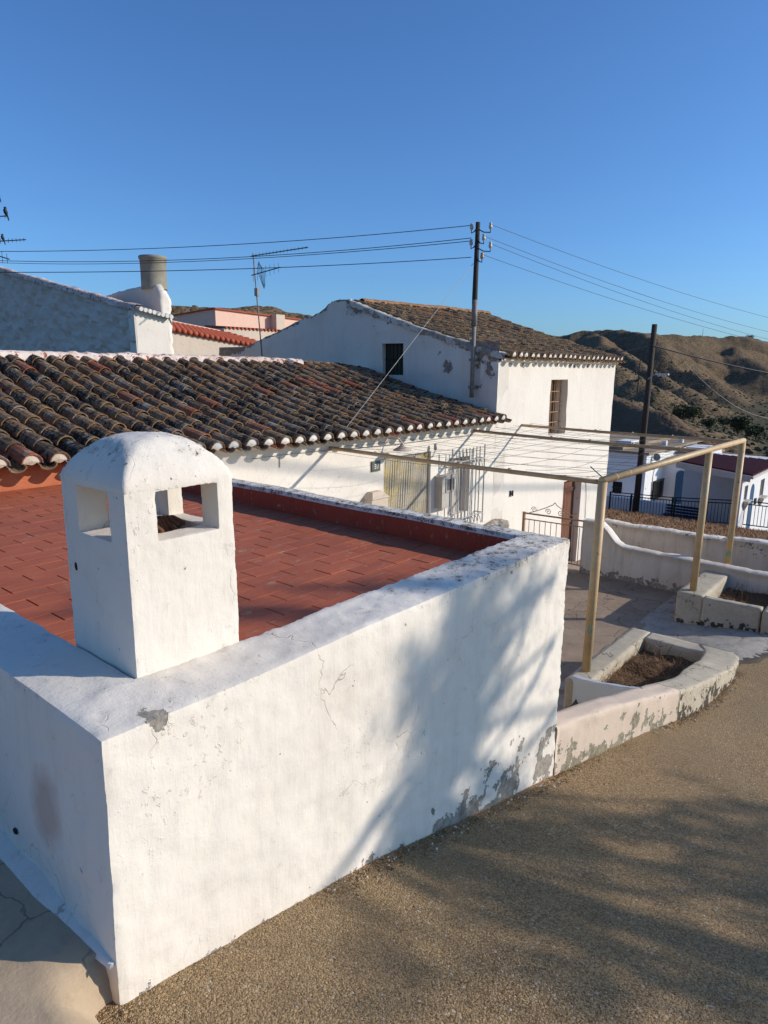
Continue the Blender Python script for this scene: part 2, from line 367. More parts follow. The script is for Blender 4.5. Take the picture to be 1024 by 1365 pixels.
M['letter'] = simple('plate_figure', (.70, .68, .60, 1), (.75, .72, .65, 1), 8, .5, 0)
M['dish'] = simple('dish_grey', (.26, .27, .28, 1), (.2, .21, .22, 1), 8, .5, 0)
M['blackbird'] = simple('black_feathers', (.012, .012, .016, 1), (.02, .02, .025, 1), 40, .5)
M['lampgrey'] = simple('lamp_head_grey', (.55, .55, .55, 1), (.45, .45, .45, 1), 8, .4)

def chainmat():
    t = NT('bead_curtain')
    n = t.noise(2.2, 4, .6, t.map((1, 1, .8))); n2 = t.noise(50, 2)
    c = t.mix(t.ramp(n, .5, .66), (.42, .37, .29, 1), (.50, .39, .16, 1))
    c = t.mix(t.ramp(n2, .5, .7, 0, .5), c, (.16, .14, .10, 1))
    return t.done(c, .5)
M['beads'] = chainmat()

def hillmat():
    t = NT('scrubby_hillside')
    # scrub tufts as dark spots on pale dry soil, two sizes
    big = t.noise(.012, 6, .65); mid = t.noise(.09, 5, .65)
    soil = t.mix(t.ramp(mid, .3, .7), (.155, .101, .057, 1), (.225, .145, .082, 1))
    soil = t.mix(t.ramp(big, .5, .68, 0, .6), soil, (.27, .165, .09, 1))
    v1 = t.vor(.85); v2 = t.vor(.42)
    d1 = t.ramp(v1, .30, .52, 1, 0); d2 = t.ramp(v2, .24, .44, 1, 0)
    d3 = t.ramp(t.vor(.16, t.warp(.3, 3.0)), .16, .40, .85, 0)
    dots = t.math('MAXIMUM', t.math('MAXIMUM', d1, d2), d3)
    den = t.ramp(t.noise(.03, 4), .3, .6, .6, 1.0)
    c = t.mix(t.math('MULTIPLY', dots, den), soil, t.mix(mid, (.055, .050, .024, 1), (.095, .075, .038, 1)))
    green = t.attr('green'); c = t.mix(t.math('MULTIPLY', green, t.ramp(mid, .35, .6, .2, .8)), c, (.05, .055, .025, 1))
    bare = t.attr('bare'); c = t.mix(t.math('MULTIPLY', bare, .9), c, t.mix(t.noise(.25, 6, .7), (.10, .062, .038, 1), (.19, .12, .072, 1)))
    h = t.math('ADD', t.math('MULTIPLY', dots, .5), t.noise(.12, 6, .7))
    return t.done(c, .95, h, .8, .6, 0, .1)
M['hill'] = hillmat()

# ------------------------------------------------------------------ levels
RX = [-8, .0, .65, 1.65, 2.4, 3.24, 4.64, 5.3, 5.9, 6.8, 8.6, 15, 30, 60]
RZ = [-1.58, -1.60, -1.625, -1.82, -2.03, -2.26, -2.53, -2.67, -2.77, -2.87, -3.08, -4.0, -6.6, -11.5]
def hr(x): return float(np.interp(x, RX, RZ))
def curb_y(x): return float(np.interp(x, [3.2, 4.0, 4.8, 5.1, 5.6, 6.45, 6.9], [1.45, 1.38, 1.31, 1.27, 1.24, 1.24, 1.27]))
YF = 5.93          # plane of the house fronts
ZC = -3.2          # courtyard

# ------------------------------------------------------------------ the terrace with its chimney
terr = thing('roof_terrace', 'white walled roof terrace with red tiled floor and parapet round it', 'terrace', (.66, 1.43, -2))
def twarp(x, y, z):
    if y < 2.2: y += (x - .66) * .010 * max(0, min(1, (2.2 - y) / .5))
    if x < 1.2 and z < -.9: x -= (-.9 - z) * .02 * max(0, min(1, (1.2 - x) / .3))
    z += .010 * mn.noise(Vector((x * 1.4, y * 1.4, 3))) * (1 if z > -1.0 else 0)
    return (x, y, z)
def tmat(c, n):
    x, y, z = c
    inner = .7 < x < 3.2 and y > 1.5
    if z < -.905 and inner and (abs(n[0]) > .5 or abs(n[1]) > .5): return 1
    return 0
def twear(x, y, z):
    # damp band above the road, growing towards the far end of the wall, and the worn lip of the coping
    zb = hr(x)
    w = 0
    if y < 1.6:
        h = z - zb
        k = .06 + .42 * max(0, min(1, (x - 1.6) / 1.3)) * (.7 + .8 * mn.noise(Vector((x * 3, 0, 0))))
        w = max(0, 1 - h / k) ** .6 * (.25 + .24 * min(1, max(0, x - 1.3))) * (.85 + .9 * mn.noise(Vector((x * 5, z * 5, 7))))
        if y < 1.52 and z > -.92: w = max(w, .42 * max(0, 1 - abs(x - .80) / .06), .25 * max(0, 1 - abs(x - 2.6) / .3))
    return w
def tlich(x, y, z):
    if z < -.95: return 0
    a = max(.16, min(.62, (x - 1.2) / 2.2)) if y < 1.75 else (.7 if x > 3 else .2)
    return a * (1 if z > -.90 else .35)
xs = [.66, .88, 3.12, 3.235]; ys = [1.43, 1.665, YF - .02]; zs = [-3.4, -2.5, -.87]
mb = vox(xs, ys, zs, lambda i, j, k: i in (0, 2) or j == 0, [[.016, .016, .016], [.016, .06], [.08, .016]], 1, .0045, 5, twarp, tmat, {'wear': twear, 'lichen': tlich, 'stain': lambda x, y, z: (max(0, 1 - math.hypot((y - 1.78) / .16, (z + 1.22) / .22)) if x < .68 else (max(0, .50 - abs(z + .905) * 22) * min(1, max(0, (x - 1.5))) if y < 1.6 else 0) + (.26 * max(0, 1 - (z - hr(x)) / .22) if y < 1.6 else 0))}, True, .35, .0045)
mb.build('parapet_wall', [M['white'], M['red_wall']], terr, 'auto')
# smeared mortar foot along the left wall
mb = MB(); vs = []; N = 90
for i in range(N + 1):
    y = 1.435 + 4.4 * i / N; w = .06 + .03 * mn.noise(Vector((y * 4, 0, 0))); h = .022 + .012 * mn.noise(Vector((y * 5, 3, 0)))
    w *= min(1, .15 + i / 9); h *= min(1, i / 9)
    xw = .652 - .010
    vs += [(xw + .02, y, -1.485 + h), (xw - w * .45, y, -1.485 + h * .4), (xw - w, y, -1.50)]
mb.add(vs, [(3 * i + j, 3 * i + j + 1, 3 * i + j + 4, 3 * i + j + 3) for i in range(N) for j in range(2)] + [(0, 2, 1)])
mb.build('mortar_foot', M['white'], terr, True)
# floor tiles, each slightly off level
mb = MB(); random.seed(11)
mb.box(.87, 3.13, 1.64, YF - .01, -1.10, -1.030, 1)
row = 0; y = 1.66
while y < YF - .02:
    x = .89 - (.128 if row % 2 else 0) - .03 * rnd()
    y1 = min(y + .1235, YF - .02)
    while x < 3.115:
        a, b = max(x, .885), min(x + .2525, 3.118)
        if b - a > .02:
            z = -1.021 + ru(-.0012, .0012); tx, ty = ru(-.006, .006), ru(-.005, .009); g = .0014
            j = [ru(-.001, .001) for _ in range(4)]
            c = ((a + b) / 2, (y + y1) / 2)
            zz = lambda px, py: z + tx * (px - c[0]) + ty * (py - c[1])
            P = [(a + g + j[0], y + g + j[1]), (b - g, y + g + j[2]), (b - g + j[3], y1 - g), (a + g, y1 - g + j[0])]
            vs = [(p[0], p[1], zz(*p)) for p in P] + [(p[0], p[1], -1.034) for p in P]
            mb.add(vs, [(0, 1, 2, 3), (0, 4, 5, 1), (1, 5, 6, 2), (2, 6, 7, 3), (3, 7, 4, 0)], 0, tone=rnd())
        x += .2565
    y += .1262; row += 1
mb.build('tiled_floor', [M['red'], M['grout']], terr)
# chimney
cx = [.888, .983, 1.190, 1.246]; cy = [1.668, 1.756, 1.945, 2.042]; cz = [-1.03, -.57, -.484, -.342, -.318]
def cfill(i, j, k):
    if k == 0 or k == 3: return True
    mid = i == 1 or j == 1
    if k == 1: return not (i == 1 and j == 1)
    return not mid
def cwarp(x, y, z):
    s = 1 + (z + .6) * -.02; X, Y = 1.067, 1.855
    return (X + (x - X) * s, Y + (y - Y) * s, z)
mb = vox(cx, cy, cz, cfill, .010, 1, .0018, 8, cwarp, None, {'wear': lambda x, y, z: .12 if z > -.36 else 0}, True, .25, .002)
ch = mb.build('chimney', M['white'], terr, 'auto')
mb = MB(); n = 34; X0, Y0, hx, hy = 1.067, 1.855, .1800, .1880
def fprof(u): return (1 - abs(u) ** 2.0) ** .92 if abs(u) < 1 else 0
vs = []
for j in range(n + 1):
    for i in range(n + 1):
        u, v = 2 * i / n - 1, 2 * j / n - 1
        a, b = fprof(u), fprof(v); k = .05
        kk = .03 + .30 * min(a, b) ** 3
        hmin = max(0, -kk * math.log(math.exp(-a / kk) + math.exp(-b / kk)) + kk * math.log(2) * (1 - .5 * min(a, b)))
        z = -.322 + .137 * hmin + .006 * min(1, 12 * min(1 - abs(u), 1 - abs(v)))
        z += .003 * fbm((u * 2, v * 2, 4), 2)
        vs.append((X0 + u * hx, Y0 + v * hy, z))
mb.add(vs, [(j * (n + 1) + i, j * (n + 1) + i + 1, (j + 1) * (n + 1) + i + 1, (j + 1) * (n + 1) + i) for j in range(n) for i in range(n)])
# skirt below the cap
ring = [j for j in range(n + 1)] + [k * (n + 1) + n for k in range(1, n + 1)] + [n * (n + 1) + k for k in range(n - 1, -1, -1)] + [k * (n + 1) for k in range(n - 1, 0, -1)]
b = len(mb.v)
for q in ring:
    x, y, z = mb.v[q]; mb.v.append((X0 + (x - X0) * .985, Y0 + (y - Y0) * .985, -.338))
L = len(ring)
for q in range(L): mb.f.append((ring[q], b + q, b + (q + 1) % L, ring[(q + 1) % L])); mb.m.append(0)
mb.a['lichen'] = [.42 if z > -.26 else .2 for x, y, z in mb.v]
o = mb.build('chimney_cap', M['white'], terr, True); o.parent = ch
mb = MB()
for q in range(9):
    x = 1.03 + q * .015
    mb.tube([(x, 1.80, -.50 + .02 * math.sin(q)), (x, 1.86, -.455 - .002 * q), (x + .01, 1.93, -.49)], .0085, 7)
mb.box(.985, 1.186, 1.758, 1.943, -.572, -.52)
o = mb.build('flue_tiles', M['flue'], terr, True); o.parent = ch

mb = MB(); mb.lathe([(.0, .0), (.011, .0), (.013, -.004)], (0, 0, 0), 10)
mb.v = [(.8865 - z, 1.985 + x * .8, -.60 + y * 1.2) for x, y, z in [tuple(v) for v in mb.v]]; mb.f.append(tuple(range(9, -1, -1))); mb.m.append(0)
o = mb.build('nail_hole', M['dark'], terr); o.parent = ch
mb = MB(); mb.lathe([(.0, .0), (.011, .0), (.015, -.004)], (0, 0, 0), 10)
mb.v = [(.640 - z, 2.02 + x, -1.40 + y * .7) for x, y, z in [tuple(v) for v in mb.v]]
mb.build('drain_hole', M['dark'], terr)
# ------------------------------------------------------------------ wall with openings
def wall(mb, axis, c, a0, a1, zb, ztop, ops=(), back=.3, sgn=-1, step=.22, mi=0, wearf=None, mif=None, lumpy=.006, lf=1.6):
    """front sheet of a wall on the plane axis=c, its face towards sgn; ops = (a0, a1, z0, z1, depth)"""
    zt = ztop if callable(ztop) else (lambda a: ztop)
    A = {a0, a1}
    for o in ops: A |= {o[0], o[1]}
    A = sorted(A); AA = []
    for p, q in zip(A[:-1], A[1:]):
        n = max(1, round((q - p) / step)); AA += [p + (q - p) * i / n for i in range(n)]
    AA.append(A[-1])
    Zs = {zb}
    for o in ops: Zs |= {o[2], o[3]}
    Zs = sorted(Zs)
    zmaxlow = Zs[-1]; ZZ = []
    for p, q in zip(Zs[:-1], Zs[1:]):
        n = max(1, round((q - p) / step)); ZZ += [p + (q - p) * i / n for i in range(n)]
    ZZ.append(zmaxlow)
    nt = max(2, int(round((max(zt(a) for a in AA) - zmaxlow) / step)))
    rows = len(ZZ) + nt
    def z(i, a):
        if i < len(ZZ): return ZZ[i]
        k = (i - len(ZZ) + 1) / nt; return zmaxlow + (zt(a) - zmaxlow) * k
    def pt(a, zz, d=0):
        off = lumpy * fbm((a, zz, c), lf) if d == 0 else 0
        v = c - sgn * d + sgn * off
        return (a, v, zz) if axis == 'y' else (v, a, zz)
    vs = []; wr = []
    for i in range(rows):
        for a in AA:
            p = pt(a, z(i, a)); vs.append(p); wr.append(float(wearf(a, p[2])) if wearf else 0.0)
    n = len(AA); fs = []; ms = []
    for i in range(rows - 1):
        for k in range(n - 1):
            am = (AA[k] + AA[k + 1]) / 2; zm = (z(i, am) + z(i + 1, am)) / 2
            if any(o[0] < am < o[1] and o[2] < zm < o[3] for o in ops): continue
            q = (i * n + k, i * n + k + 1, (i + 1) * n + k + 1, (i + 1) * n + k)
            if (axis == 'y') == (sgn > 0): q = q[::-1]
            fs.append(q); ms.append(mif(am, zm) if mif else mi)
    b = len(mb.v); mb.add(vs, fs, mi, wear=wr)
    mb.m[-len(fs):] = ms
    for o in ops:
        p = [pt(o[0], o[2]), pt(o[1], o[2]), pt(o[1], o[3]), pt(o[0], o[3])]
        d = [pt(o[0], o[2], o[4]), pt(o[1], o[2], o[4]), pt(o[1], o[3], o[4]), pt(o[0], o[3], o[4])]
        mb.add(p + d, [(0, 4, 5, 1), (1, 5, 6, 2), (2, 6, 7, 3), (3, 7, 4, 0)], mi)
    # top thickness and ends
    vs = []
    for a in AA: vs += [pt(a, zt(a)), pt(a, zt(a), back)]
    mb.add(vs, [(2 * k, 2 * k + 1, 2 * k + 3, 2 * k + 2) for k in range(n - 1)], mi, wear=.8 if wearf else 0.0)
    for a in (a0, a1):
        mb.add([pt(a, zb), pt(a, zt(a)), pt(a, zt(a), back), pt(a, zb, back)], [(0, 1, 2, 3)], mi)

# ------------------------------------------------------------------ clay tile roof
def arc_tile(mb, p0, p1, r0, r1, side, nrm, up, th, seg, tone, mi=0):
    vs = []; rim = []
    for (p, r, e) in ((p0, r0, 1.0), (p1, r1, 0.0)):
        for rr in (r, r - th):
            for k in range(seg + 1):
                t = PI * k / seg
                vs.append(p + side * (rr * math.cos(t)) + nrm * (up * rr * (.98 if up > 0 else .7) * math.sin(t))); rim.append(e)
    s = seg + 1; fs = []
    for k in range(seg):
        fs.append((k, k + 1, 2 * s + k + 1, 2 * s + k)); fs.append((s + k + 1, s + k, 3 * s + k, 3 * s + k + 1))
        fs.append((k + 1, k, s + k, s + k + 1)); fs.append((2 * s + k, 2 * s + k + 1, 3 * s + k + 1, 3 * s + k))
    fs.append((0, 2 * s, 3 * s, s)); fs.append((s - 1, 2 * s - 1, 4 * s - 1, 3 * s - 1))
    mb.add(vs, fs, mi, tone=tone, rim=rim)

def tile_roof(x0, x1, sp, surf, y0, y1, expo, r0, plugs=True, seg=7, jit=1.0, red=.05, plug_from=-99):
    """surf(x, t) -> point on the roof deck, t = 0 at the eaves (y0) .. 1 at the ridge (y1)"""
    mb = MB(); n = int(round((x1 - x0) / sp)); L = abs(y1 - y0) * 1.04; m = max(2, int(round(L / expo)))
    # deck
    vs = []; K = 8
    for i in range(n + 1):
        for k in range(K + 1):
            q = surf(x0 + (x1 - x0) * i / n, .065 + .935 * k / K); vs.append((q[0], q[1], q[2] - .035))
    mb.add(vs, [(i * (K + 1) + k, (i + 1) * (K + 1) + k, (i + 1) * (K + 1) + k + 1, i * (K + 1) + k + 1) for i in range(n) for k in range(K)], 0, tone=.1)
    for i in range(n):
        xr = x0 + (i + .5) * sp + ru(-.012, .012) * jit; rt = ru(-.012, .012) * jit
        ph = ru(-.42, .42) * jit * .7
        for kind in (0, 1):
            x = xr + (sp / 2 if kind == 0 else 0)
            for k in range(m + 1):
                ta, tb = (0 if k == 0 else (k + ph) / m), min(1.0, (k + 1.22 + ph) / m)
                if ta > .985: continue
                if kind == 0: ta -= .05 / m
                xa, xb = x + rt * ta * 3, x + rt * tb * 3
                a = Vector(surf(xa, ta)); b = Vector(surf(xb, tb)); d = (b - a).normalized()
                side = Vector((1, 0, 0)); side = (side - d * side.dot(d)).normalized(); nr = side.cross(d).normalized()
                if nr.z < 0: nr = -nr
                j = ru(-.004, .006) * jit; lat = side * (ru(-.008, .008) * jit)
                tone = rnd() * .75 if rnd() > red else ru(.9, 1)
                if kind == 1:
                    arc_tile(mb, a + nr * (.020 + j) + lat, b + nr * (.006) + lat, r0, r0 * .84, side, nr, 1, .010, seg, tone)
                    if k == 0 and plugs:
                        c = a + nr * (.020 + j) + d * .018 + lat; rr = r0 - .009
                        pts = [c + nr * (-.02)] + [c + side * (rr * math.cos(PI * q / 8)) + nr * (rr * .98 * math.sin(PI * q / 8)) for q in range(9)]
                        mid = c + nr * (.02) - d * .014
                        mb.add(pts + [mid], [(q + 1, q + 2, 10) for q in range(8)] + [(9, 0, 10), (0, 1, 10)], 1 if x > plug_from else 2)
                else:
                    arc_tile(mb, a + nr * (.022 + j * .5) - d * .03, b + nr * (.008), r0 * .84, r0 * .95, side, nr, -1, .013, seg, tone)
    return mb

# ------------------------------------------------------------------ low house
low = thing('low_house', 'low white house with old lichen covered tile roof beside the terrace', 'house', (5, YF, -3.2))
def eave_z(x): return float(np.interp(x, [-2, 1.9, 2.4, 4.4, 5, 9.9], [-.80, -.80, -.80, -.845, -.865, -.835]))
def ridge_z(x): return float(np.interp(x, [-2, 3.3, 5, 6.7, 8.0, 9.0, 9.95], [.07, .07, .07, .06, .05, .02, -.08]))
def lsurf(x, t):
    y = 5.70 + (8.85 - 5.70) * t
    sag = -.045 * math.sin(PI * t) + .012 * mn.noise(Vector((x * .7, t * 3, 0)))
    return (x, y, eave_z(x) + (ridge_z(x) - eave_z(x)) * t + sag)
mb = MB()
HO = [(6.99, 8.08, -3.2, -1.215, .22), (8.55, 9.15, -2.30, -1.38, .2)]
wall(mb, 'y', YF, -2.0, 9.92, -3.45, lambda a: eave_z(a) - .03, HO, .3, -1, .25,
     wearf=lambda a, z: max(0, .25 - (z + 3.2)) * 1.2, mif=lambda a, z: 1 if a < 3.12 else 0)
mb.box(-2, 9.9, YF + .28, 12.4, -3.4, -.95)            # body of the house behind the front wall
mb.box(-2, 9.9, 8.4, 9.3, -1.0, -.12)
mb.build('wall', [M['white_house'], M['orange']], low, 'auto')
random.seed(21)
mb = tile_roof(.55, 9.93, .228, lsurf, 5.70, 8.85, .315, .088, red=.09, plug_from=3.05)
roof = mb.build('roof', [M['tile_old'], M['plug'], M['beige']], low)
# rear slope
mb = MB(); vs = []
for i in range(40):
    x = -2 + 11.9 * i / 39
    vs += [(x, 8.84, ridge_z(x) - .02), (x, 12.4, ridge_z(x) - 1.0)]
mb.add(vs, [(2 * i, 2 * i + 2, 2 * i + 3, 2 * i + 1) for i in range(39)])
mb.add([(-2, 5.7, -.83), (.56, 5.7, -.83), (.56, 8.84, .05), (-2, 8.84, .05)], [(0, 1, 2, 3)])
o = mb.build('rear_slope', M['tile_old'], low); o.parent = roof
# mortared ridge
mb = MB(); random.seed(5); x = .4; NX = 420; prof = []
vs = []; lich = []
for i in range(NX):
    x = .4 + 7.75 * i / (NX - 1)
    hgt = .085 + .018 * mn.noise(Vector((x * 2.3, 0, 0))) + .016 * mn.noise(Vector((x * 9, 3, 0)))
    rz = ridge_z(x)
    for (dy, dz) in ((-.10, -.03), (-.085, hgt * .55), (-.04, hgt * .95), (.03, hgt), (.10, hgt * .6), (.13, -.05)):
        e = .012 * fbm((x, dy * 5, dz * 5), 7); vs.append((x, 8.85 + dy + e, rz + dz + .02 + e * .8))
mb.add(vs, [(i * 6 + k, (i + 1) * 6 + k, (i + 1) * 6 + k + 1, i * 6 + k + 1) for i in range(NX - 1) for k in range(5)] + [(5, 4, 3, 2, 1, 0), tuple((NX - 1) * 6 + k for k in range(6))], 0)
o = mb.build('ridge', M['mortar'], low, True); o.parent = roof
mb = MB(); vs = []
for i in range(60):
    x = 8.12 + 1.8 * i / 59; rz = ridge_z(x)
    for dy, dz in ((-.1, -.02), (-.03, .055), (.05, .05), (.12, -.04)):
        e = .015 * fbm((x, dy * 5, 0), 8); vs.append((x, 8.85 + dy, rz + dz + .02 + e))
mb.add(vs, [(i * 4 + k, (i + 1) * 4 + k, (i + 1) * 4 + k + 1, i * 4 + k + 1) for i in range(59) for k in range(3)], 0, tone=.1)
o = mb.build('mossy_ridge', M['tile_old'], low); o.parent = roof
# white verge tile line at eaves (under the tiles)
mb = MB(); vs = []
for i in range(120):
    x = 3.12 + 6.8 * i / 119; z = eave_z(x)
    for dy, dz in ((0, -.05), (-.02, -.03), (-.045, -.01), (-.05, .0), (-.05, .01), (0, .03)):
        vs.append((x, YF + dy, z + dz + .006 * fbm((x, dy, 0), 6)))
mb.add(vs, [(i * 6 + k, (i + 1) * 6 + k, (i + 1) * 6 + k + 1, i * 6 + k + 1) for i in range(119) for k in range(5)])
mb.build('eaves_mortar', M['white_house'], low)
# doorway with bead curtain
mb = MB(); mb.box(6.95, 8.12, YF + .19, YF + .27, -3.2, -1.2); mb.build('door', M['dark'], low)
mb = MB(); random.seed(2)
K = 64
for i in range(K):
    x = 7.005 + (8.065 - 7.005) * i / (K - 1); w = .002 * math.sin(i * 1.7)
    nb = 52
    for k in range(nb):
        z = -1.23 - 1.93 * k / nb
        dx = .001 * math.sin(k * .4 + i); s = .0078
        mb.obox((x + dx, YF + .05 + w + .004 * math.sin(k * .3 + i * 2), z - .014), (s, 0, 0), (0, s * .6, 0), (0, 0, .0186))
cur = mb.build('bead_curtain', M['beads'], low)
mb = MB(); mb.box(6.985, 8.085, YF + .03, YF + .075, -1.235, -1.195); o = mb.build('curtain_rail', M['grey_metal'], low); o.parent = cur
# window with shutter and projecting bars
mb = MB(); mb.box(8.52, 9.18, YF + .12, YF + .19, -2.32, -1.36); mb.build('window', M['meter'], low)
mb = MB()
for x in (8.42, 8.60, 8.70, 8.80, 8.90, 9.0, 9.10, 9.20, 9.34):
    long = x in (8.42, 9.34)
    mb.tube([(x, YF - .16, -2.50 + (.0 if long else .05)), (x, YF - .16, -1.20 + (.0 if long else -.02))], .012 if long else .010, 6)
for z in (-2.33, -1.42):
    mb.tube([(8.42, YF - .16, z), (9.34, YF - .16, z)], .010, 6)
    for x in (8.42, 9.34): mb.tube([(x, YF - .16, z), (x, YF + .02, z)], .010, 6)
for x in (8.60, 8.70, 8.80, 8.90, 9.0, 9.10, 9.20):
    for z in (-1.42, -2.33):
        mb.tube([(x, YF - .16, z), (x + .0, YF - .20, z - .05), (x, YF - .22, z - .14)], .006, 5)
mb.build('window_grille', M['grey_metal'], low)
# meter box, number plate, letter box, lamps
mb = MB(); mb.box(8.20, 8.52, YF - .14, YF + .01, -2.10, -1.62); mb.box(8.185, 8.535, YF - .15, YF + .01, -1.62, -1.60)
mbx = mb.build('meter_box', M['meter'], low)
mb = MB(); mb.box(8.31, 8.49, YF - .146, YF - .139, -1.83, -1.66); o = mb.build('pane', M['glass'], low); o.parent = mbx
mb = MB(); mb.box(8.285, 8.515, YF - .152, YF - .14, -1.655, -1.635); mb.box(8.285, 8.515, YF - .152, YF - .14, -1.86, -1.84)
mb.box(8.285, 8.305, YF - .152, YF - .14, -1.84, -1.655); mb.box(8.495, 8.515, YF - .152, YF - .14, -1.84, -1.655); o = mb.build('frame', M['grey_metal'], low); o.parent = mbx
mb = MB(); mb.box(6.72, 6.89, YF - .02, YF + .008, -1.375, -1.235); npl = mb.build('number_plate', M['plate'], low)
mb = MB()   # the figures 3 and 7
def seg(x0, x1, z0, z1): mb.box(x0, x1, YF - .0245, YF - .019, z0, z1)
for zz in (-1.278, -1.306, -1.334): seg(6.765, 6.797, zz - .006, zz + .005)
seg(6.790, 6.800, -1.328, -1.284)
seg(6.815, 6.852, -1.283, -1.272)
mb.obox((6.836, YF - .0218, -1.312), (.0055, 0, .002), (0, .0028, 0), (-.008, 0, -.030))
o = mb.build('figures', M['letter'], low); o.parent = npl
mb = MB(); mb.box(6.56, 6.90, YF - .16, YF + .01, -1.95, -1.72)
mb.add([(6.55, YF - .18, -1.72), (6.91, YF - .18, -1.72), (6.91, YF, -1.72), (6.55, YF, -1.72), (6.64, YF - .1, -1.64), (6.84, YF - .1, -1.64), (6.84, YF, -1.64), (6.64, YF, -1.64)],
       [(0, 1, 5, 4), (1, 2, 6, 5), (3, 0, 4, 7), (4, 5, 6, 7)]); mb.build('letter_box', M['beige'], low)
mb = MB(); mb.lathe([(.015, .10), (.03, .08), (.05, .055), (.13, .01), (.14, 0), (.12, 0)], (7.12, YF - .22, -1.10), 14); mb.tube([(7.12, YF - .22, -1.01), (7.12, YF - .16, -.95), (7.12, YF + .01, -.95)], .01, 6)
mb.build('door_lamp', M['beige'], low, True)
mb = MB(); mb.lathe([(.0, .05), (.022, .045), (.028, .0), (.022, -.05), (0, -.055)], (8.08, YF - .08, -1.14), 10); mb.tube([(8.08, YF - .08, -1.19), (8.08, YF - .03, -1.30), (8.08, YF + .01, -1.31)], .006, 5)
mb.build('wall_light', M['grey_metal'], low, True)
mb = MB()   # cable and conduit on the front
mb.tube([(5.1, YF - .012, -1.02), (5.1, YF - .012, -1.14)], .006, 5)
mb.tube([(4.7 + i * .5, YF - .015, -1.00 - .006 * i + .01 * math.sin(i)) for i in range(10)], .005, 5)
mb.build('facade_cable', M['grey_metal'], low)

# ------------------------------------------------------------------ tall house
tall = thing('tall_house', 'two storey white house with cracked gable and tan tile roof', 'house', (12.4, YF, -4))
GX = 9.92; RY = 9.35; RZ_ = 1.27
def gtop(y):
    base = float(np.interp(y, [5.93, 7.42, 9.15, 9.35, 9.62, 9.8, 10.2, 10.6, 11.23, 12.8, 14], [.14, .66, 1.15, 1.30, 1.33, 1.28, 1.08, 1.02, .83, .39, .05]))
    return base + .03 * fbm((y, 0, 0), 3.5, 4)
mb = MB()
def gwear(a, z):
    d = gtop(a) - z
    w = max(0, 1 - d / (.10 + .07 * mn.noise(Vector((a * 4, 0, 0))))) * .45 + (.5 * max(0, 1 - math.hypot(a - 9.2, (z - 1.1) * 1.5) / .35))
    for (cy_, cz_, r) in ((6.9, .05, .22), (7.15, .22, .14), (6.35, -.28, .16), (6.30, .10, .22), (6.1, .0, .2), (8.2, 1.0, .3)):
        w = max(w, .60 * max(0, 1 - math.hypot(a - cy_, z - cz_) / r))
    return w
wall(mb, 'x', GX, YF, 13.6, -3.4, gtop, [(7.97, 8.47, -.125, .454, .10)], .35, -1, .09, 1, wearf=gwear, lumpy=.03)
TW = lambda a, z: max(0, 1 - (.10 - z) / .10) * .2 + max(0, -3.3 - z) * .35
TO = [(11.86, 12.59, -1.25, -.19, .34), (12.70, 13.55, -4.15, -2.25, .30)]
wall(mb, 'y', YF, GX, 14.92, -4.6, .12, TO, .35, -1, .15, 0, wearf=TW, lumpy=.015)
mb.box(GX + .3, 14.92, YF + .3, 13.5, -4.6, .0)
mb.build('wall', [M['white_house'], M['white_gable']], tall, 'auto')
# crumbled masonry on the gable peak
mb = vox([GX + .03, GX + .33], [9.02, 9.95], [.95, 1.285], lambda *a: True, .03, 1, .045, 4.2, lambda x, y, z: (x, y, z + (gtop(min(max(y, 9.05), 9.95)) - 1.27 + .03 * mn.noise(Vector((y * 9, x * 9, 2)))) * (1 if z > 1.1 else 0)), None, {'wear': lambda x, y, z: .25})
mb.build('crumbling_peak', M['white_rough'], tall, True)
random.seed(31)
def tsurf(x, t):
    y = 5.76 + (RY - 5.76) * t
    z0 = .19; z1 = float(np.interp(x, [9.9, 15], [1.25, 1.31]))
    return (x, y, z0 + (z1 - z0) * t - .05 * math.sin(PI * t) + .03 * mn.noise(Vector((x * .8, t * 3, 5))))
mb = tile_roof(GX + .12, 15.02, .213, tsurf, 5.76, RY, .31, .085, jit=1.8, red=.05)
rf = mb.build('roof', [M['tile_tan'], M['plug'], M['plug']], tall)
mb = MB(); vs = []
for i in range(50):
    x = 10.3 + 4.75 * i / 49
    for dy, dz in ((-.09, -.02), (-.06, .05), (0, .075), (.07, .05), (.1, -.03)):
        vs.append((x, RY + dy, tsurf(x, 1)[2] + dz + .04 + .01 * fbm((x, dy, 0), 6)))
mb.add(vs, [(i * 5 + k, (i + 1) * 5 + k, (i + 1) * 5 + k + 1, i * 5 + k + 1) for i in range(49) for k in range(4)], 0, tone=.9, rim=1.0)
mb.add([(10.2, RY, 1.25), (15.02, RY, 1.3), (15.02, 13.5, .1), (10.2, 13.5, .1)], [(0, 1, 2, 3)], 0, tone=.4)
o = mb.build('ridge', M['tile_tan'], tall); o.parent = rf
# eaves cornice of the tall house
mb = MB(); vs = []
for i in range(90):
    x = GX + .0 + 5.02 * i / 89
    for dy, dz in ((0, .07), (-.03, .085), (-.06, .10), (-.065, .13), (0, .15)):
        vs.append((x, YF + dy, .04 + dz + .008 * fbm((x, dy, 0), 5)))
mb.add(vs, [(i * 5 + k, (i + 1) * 5 + k, (i + 1) * 5 + k + 1, i * 5 + k + 1) for i in range(89) for k in range(4)])
mb.build('eaves_mortar', M['white_house'], tall)
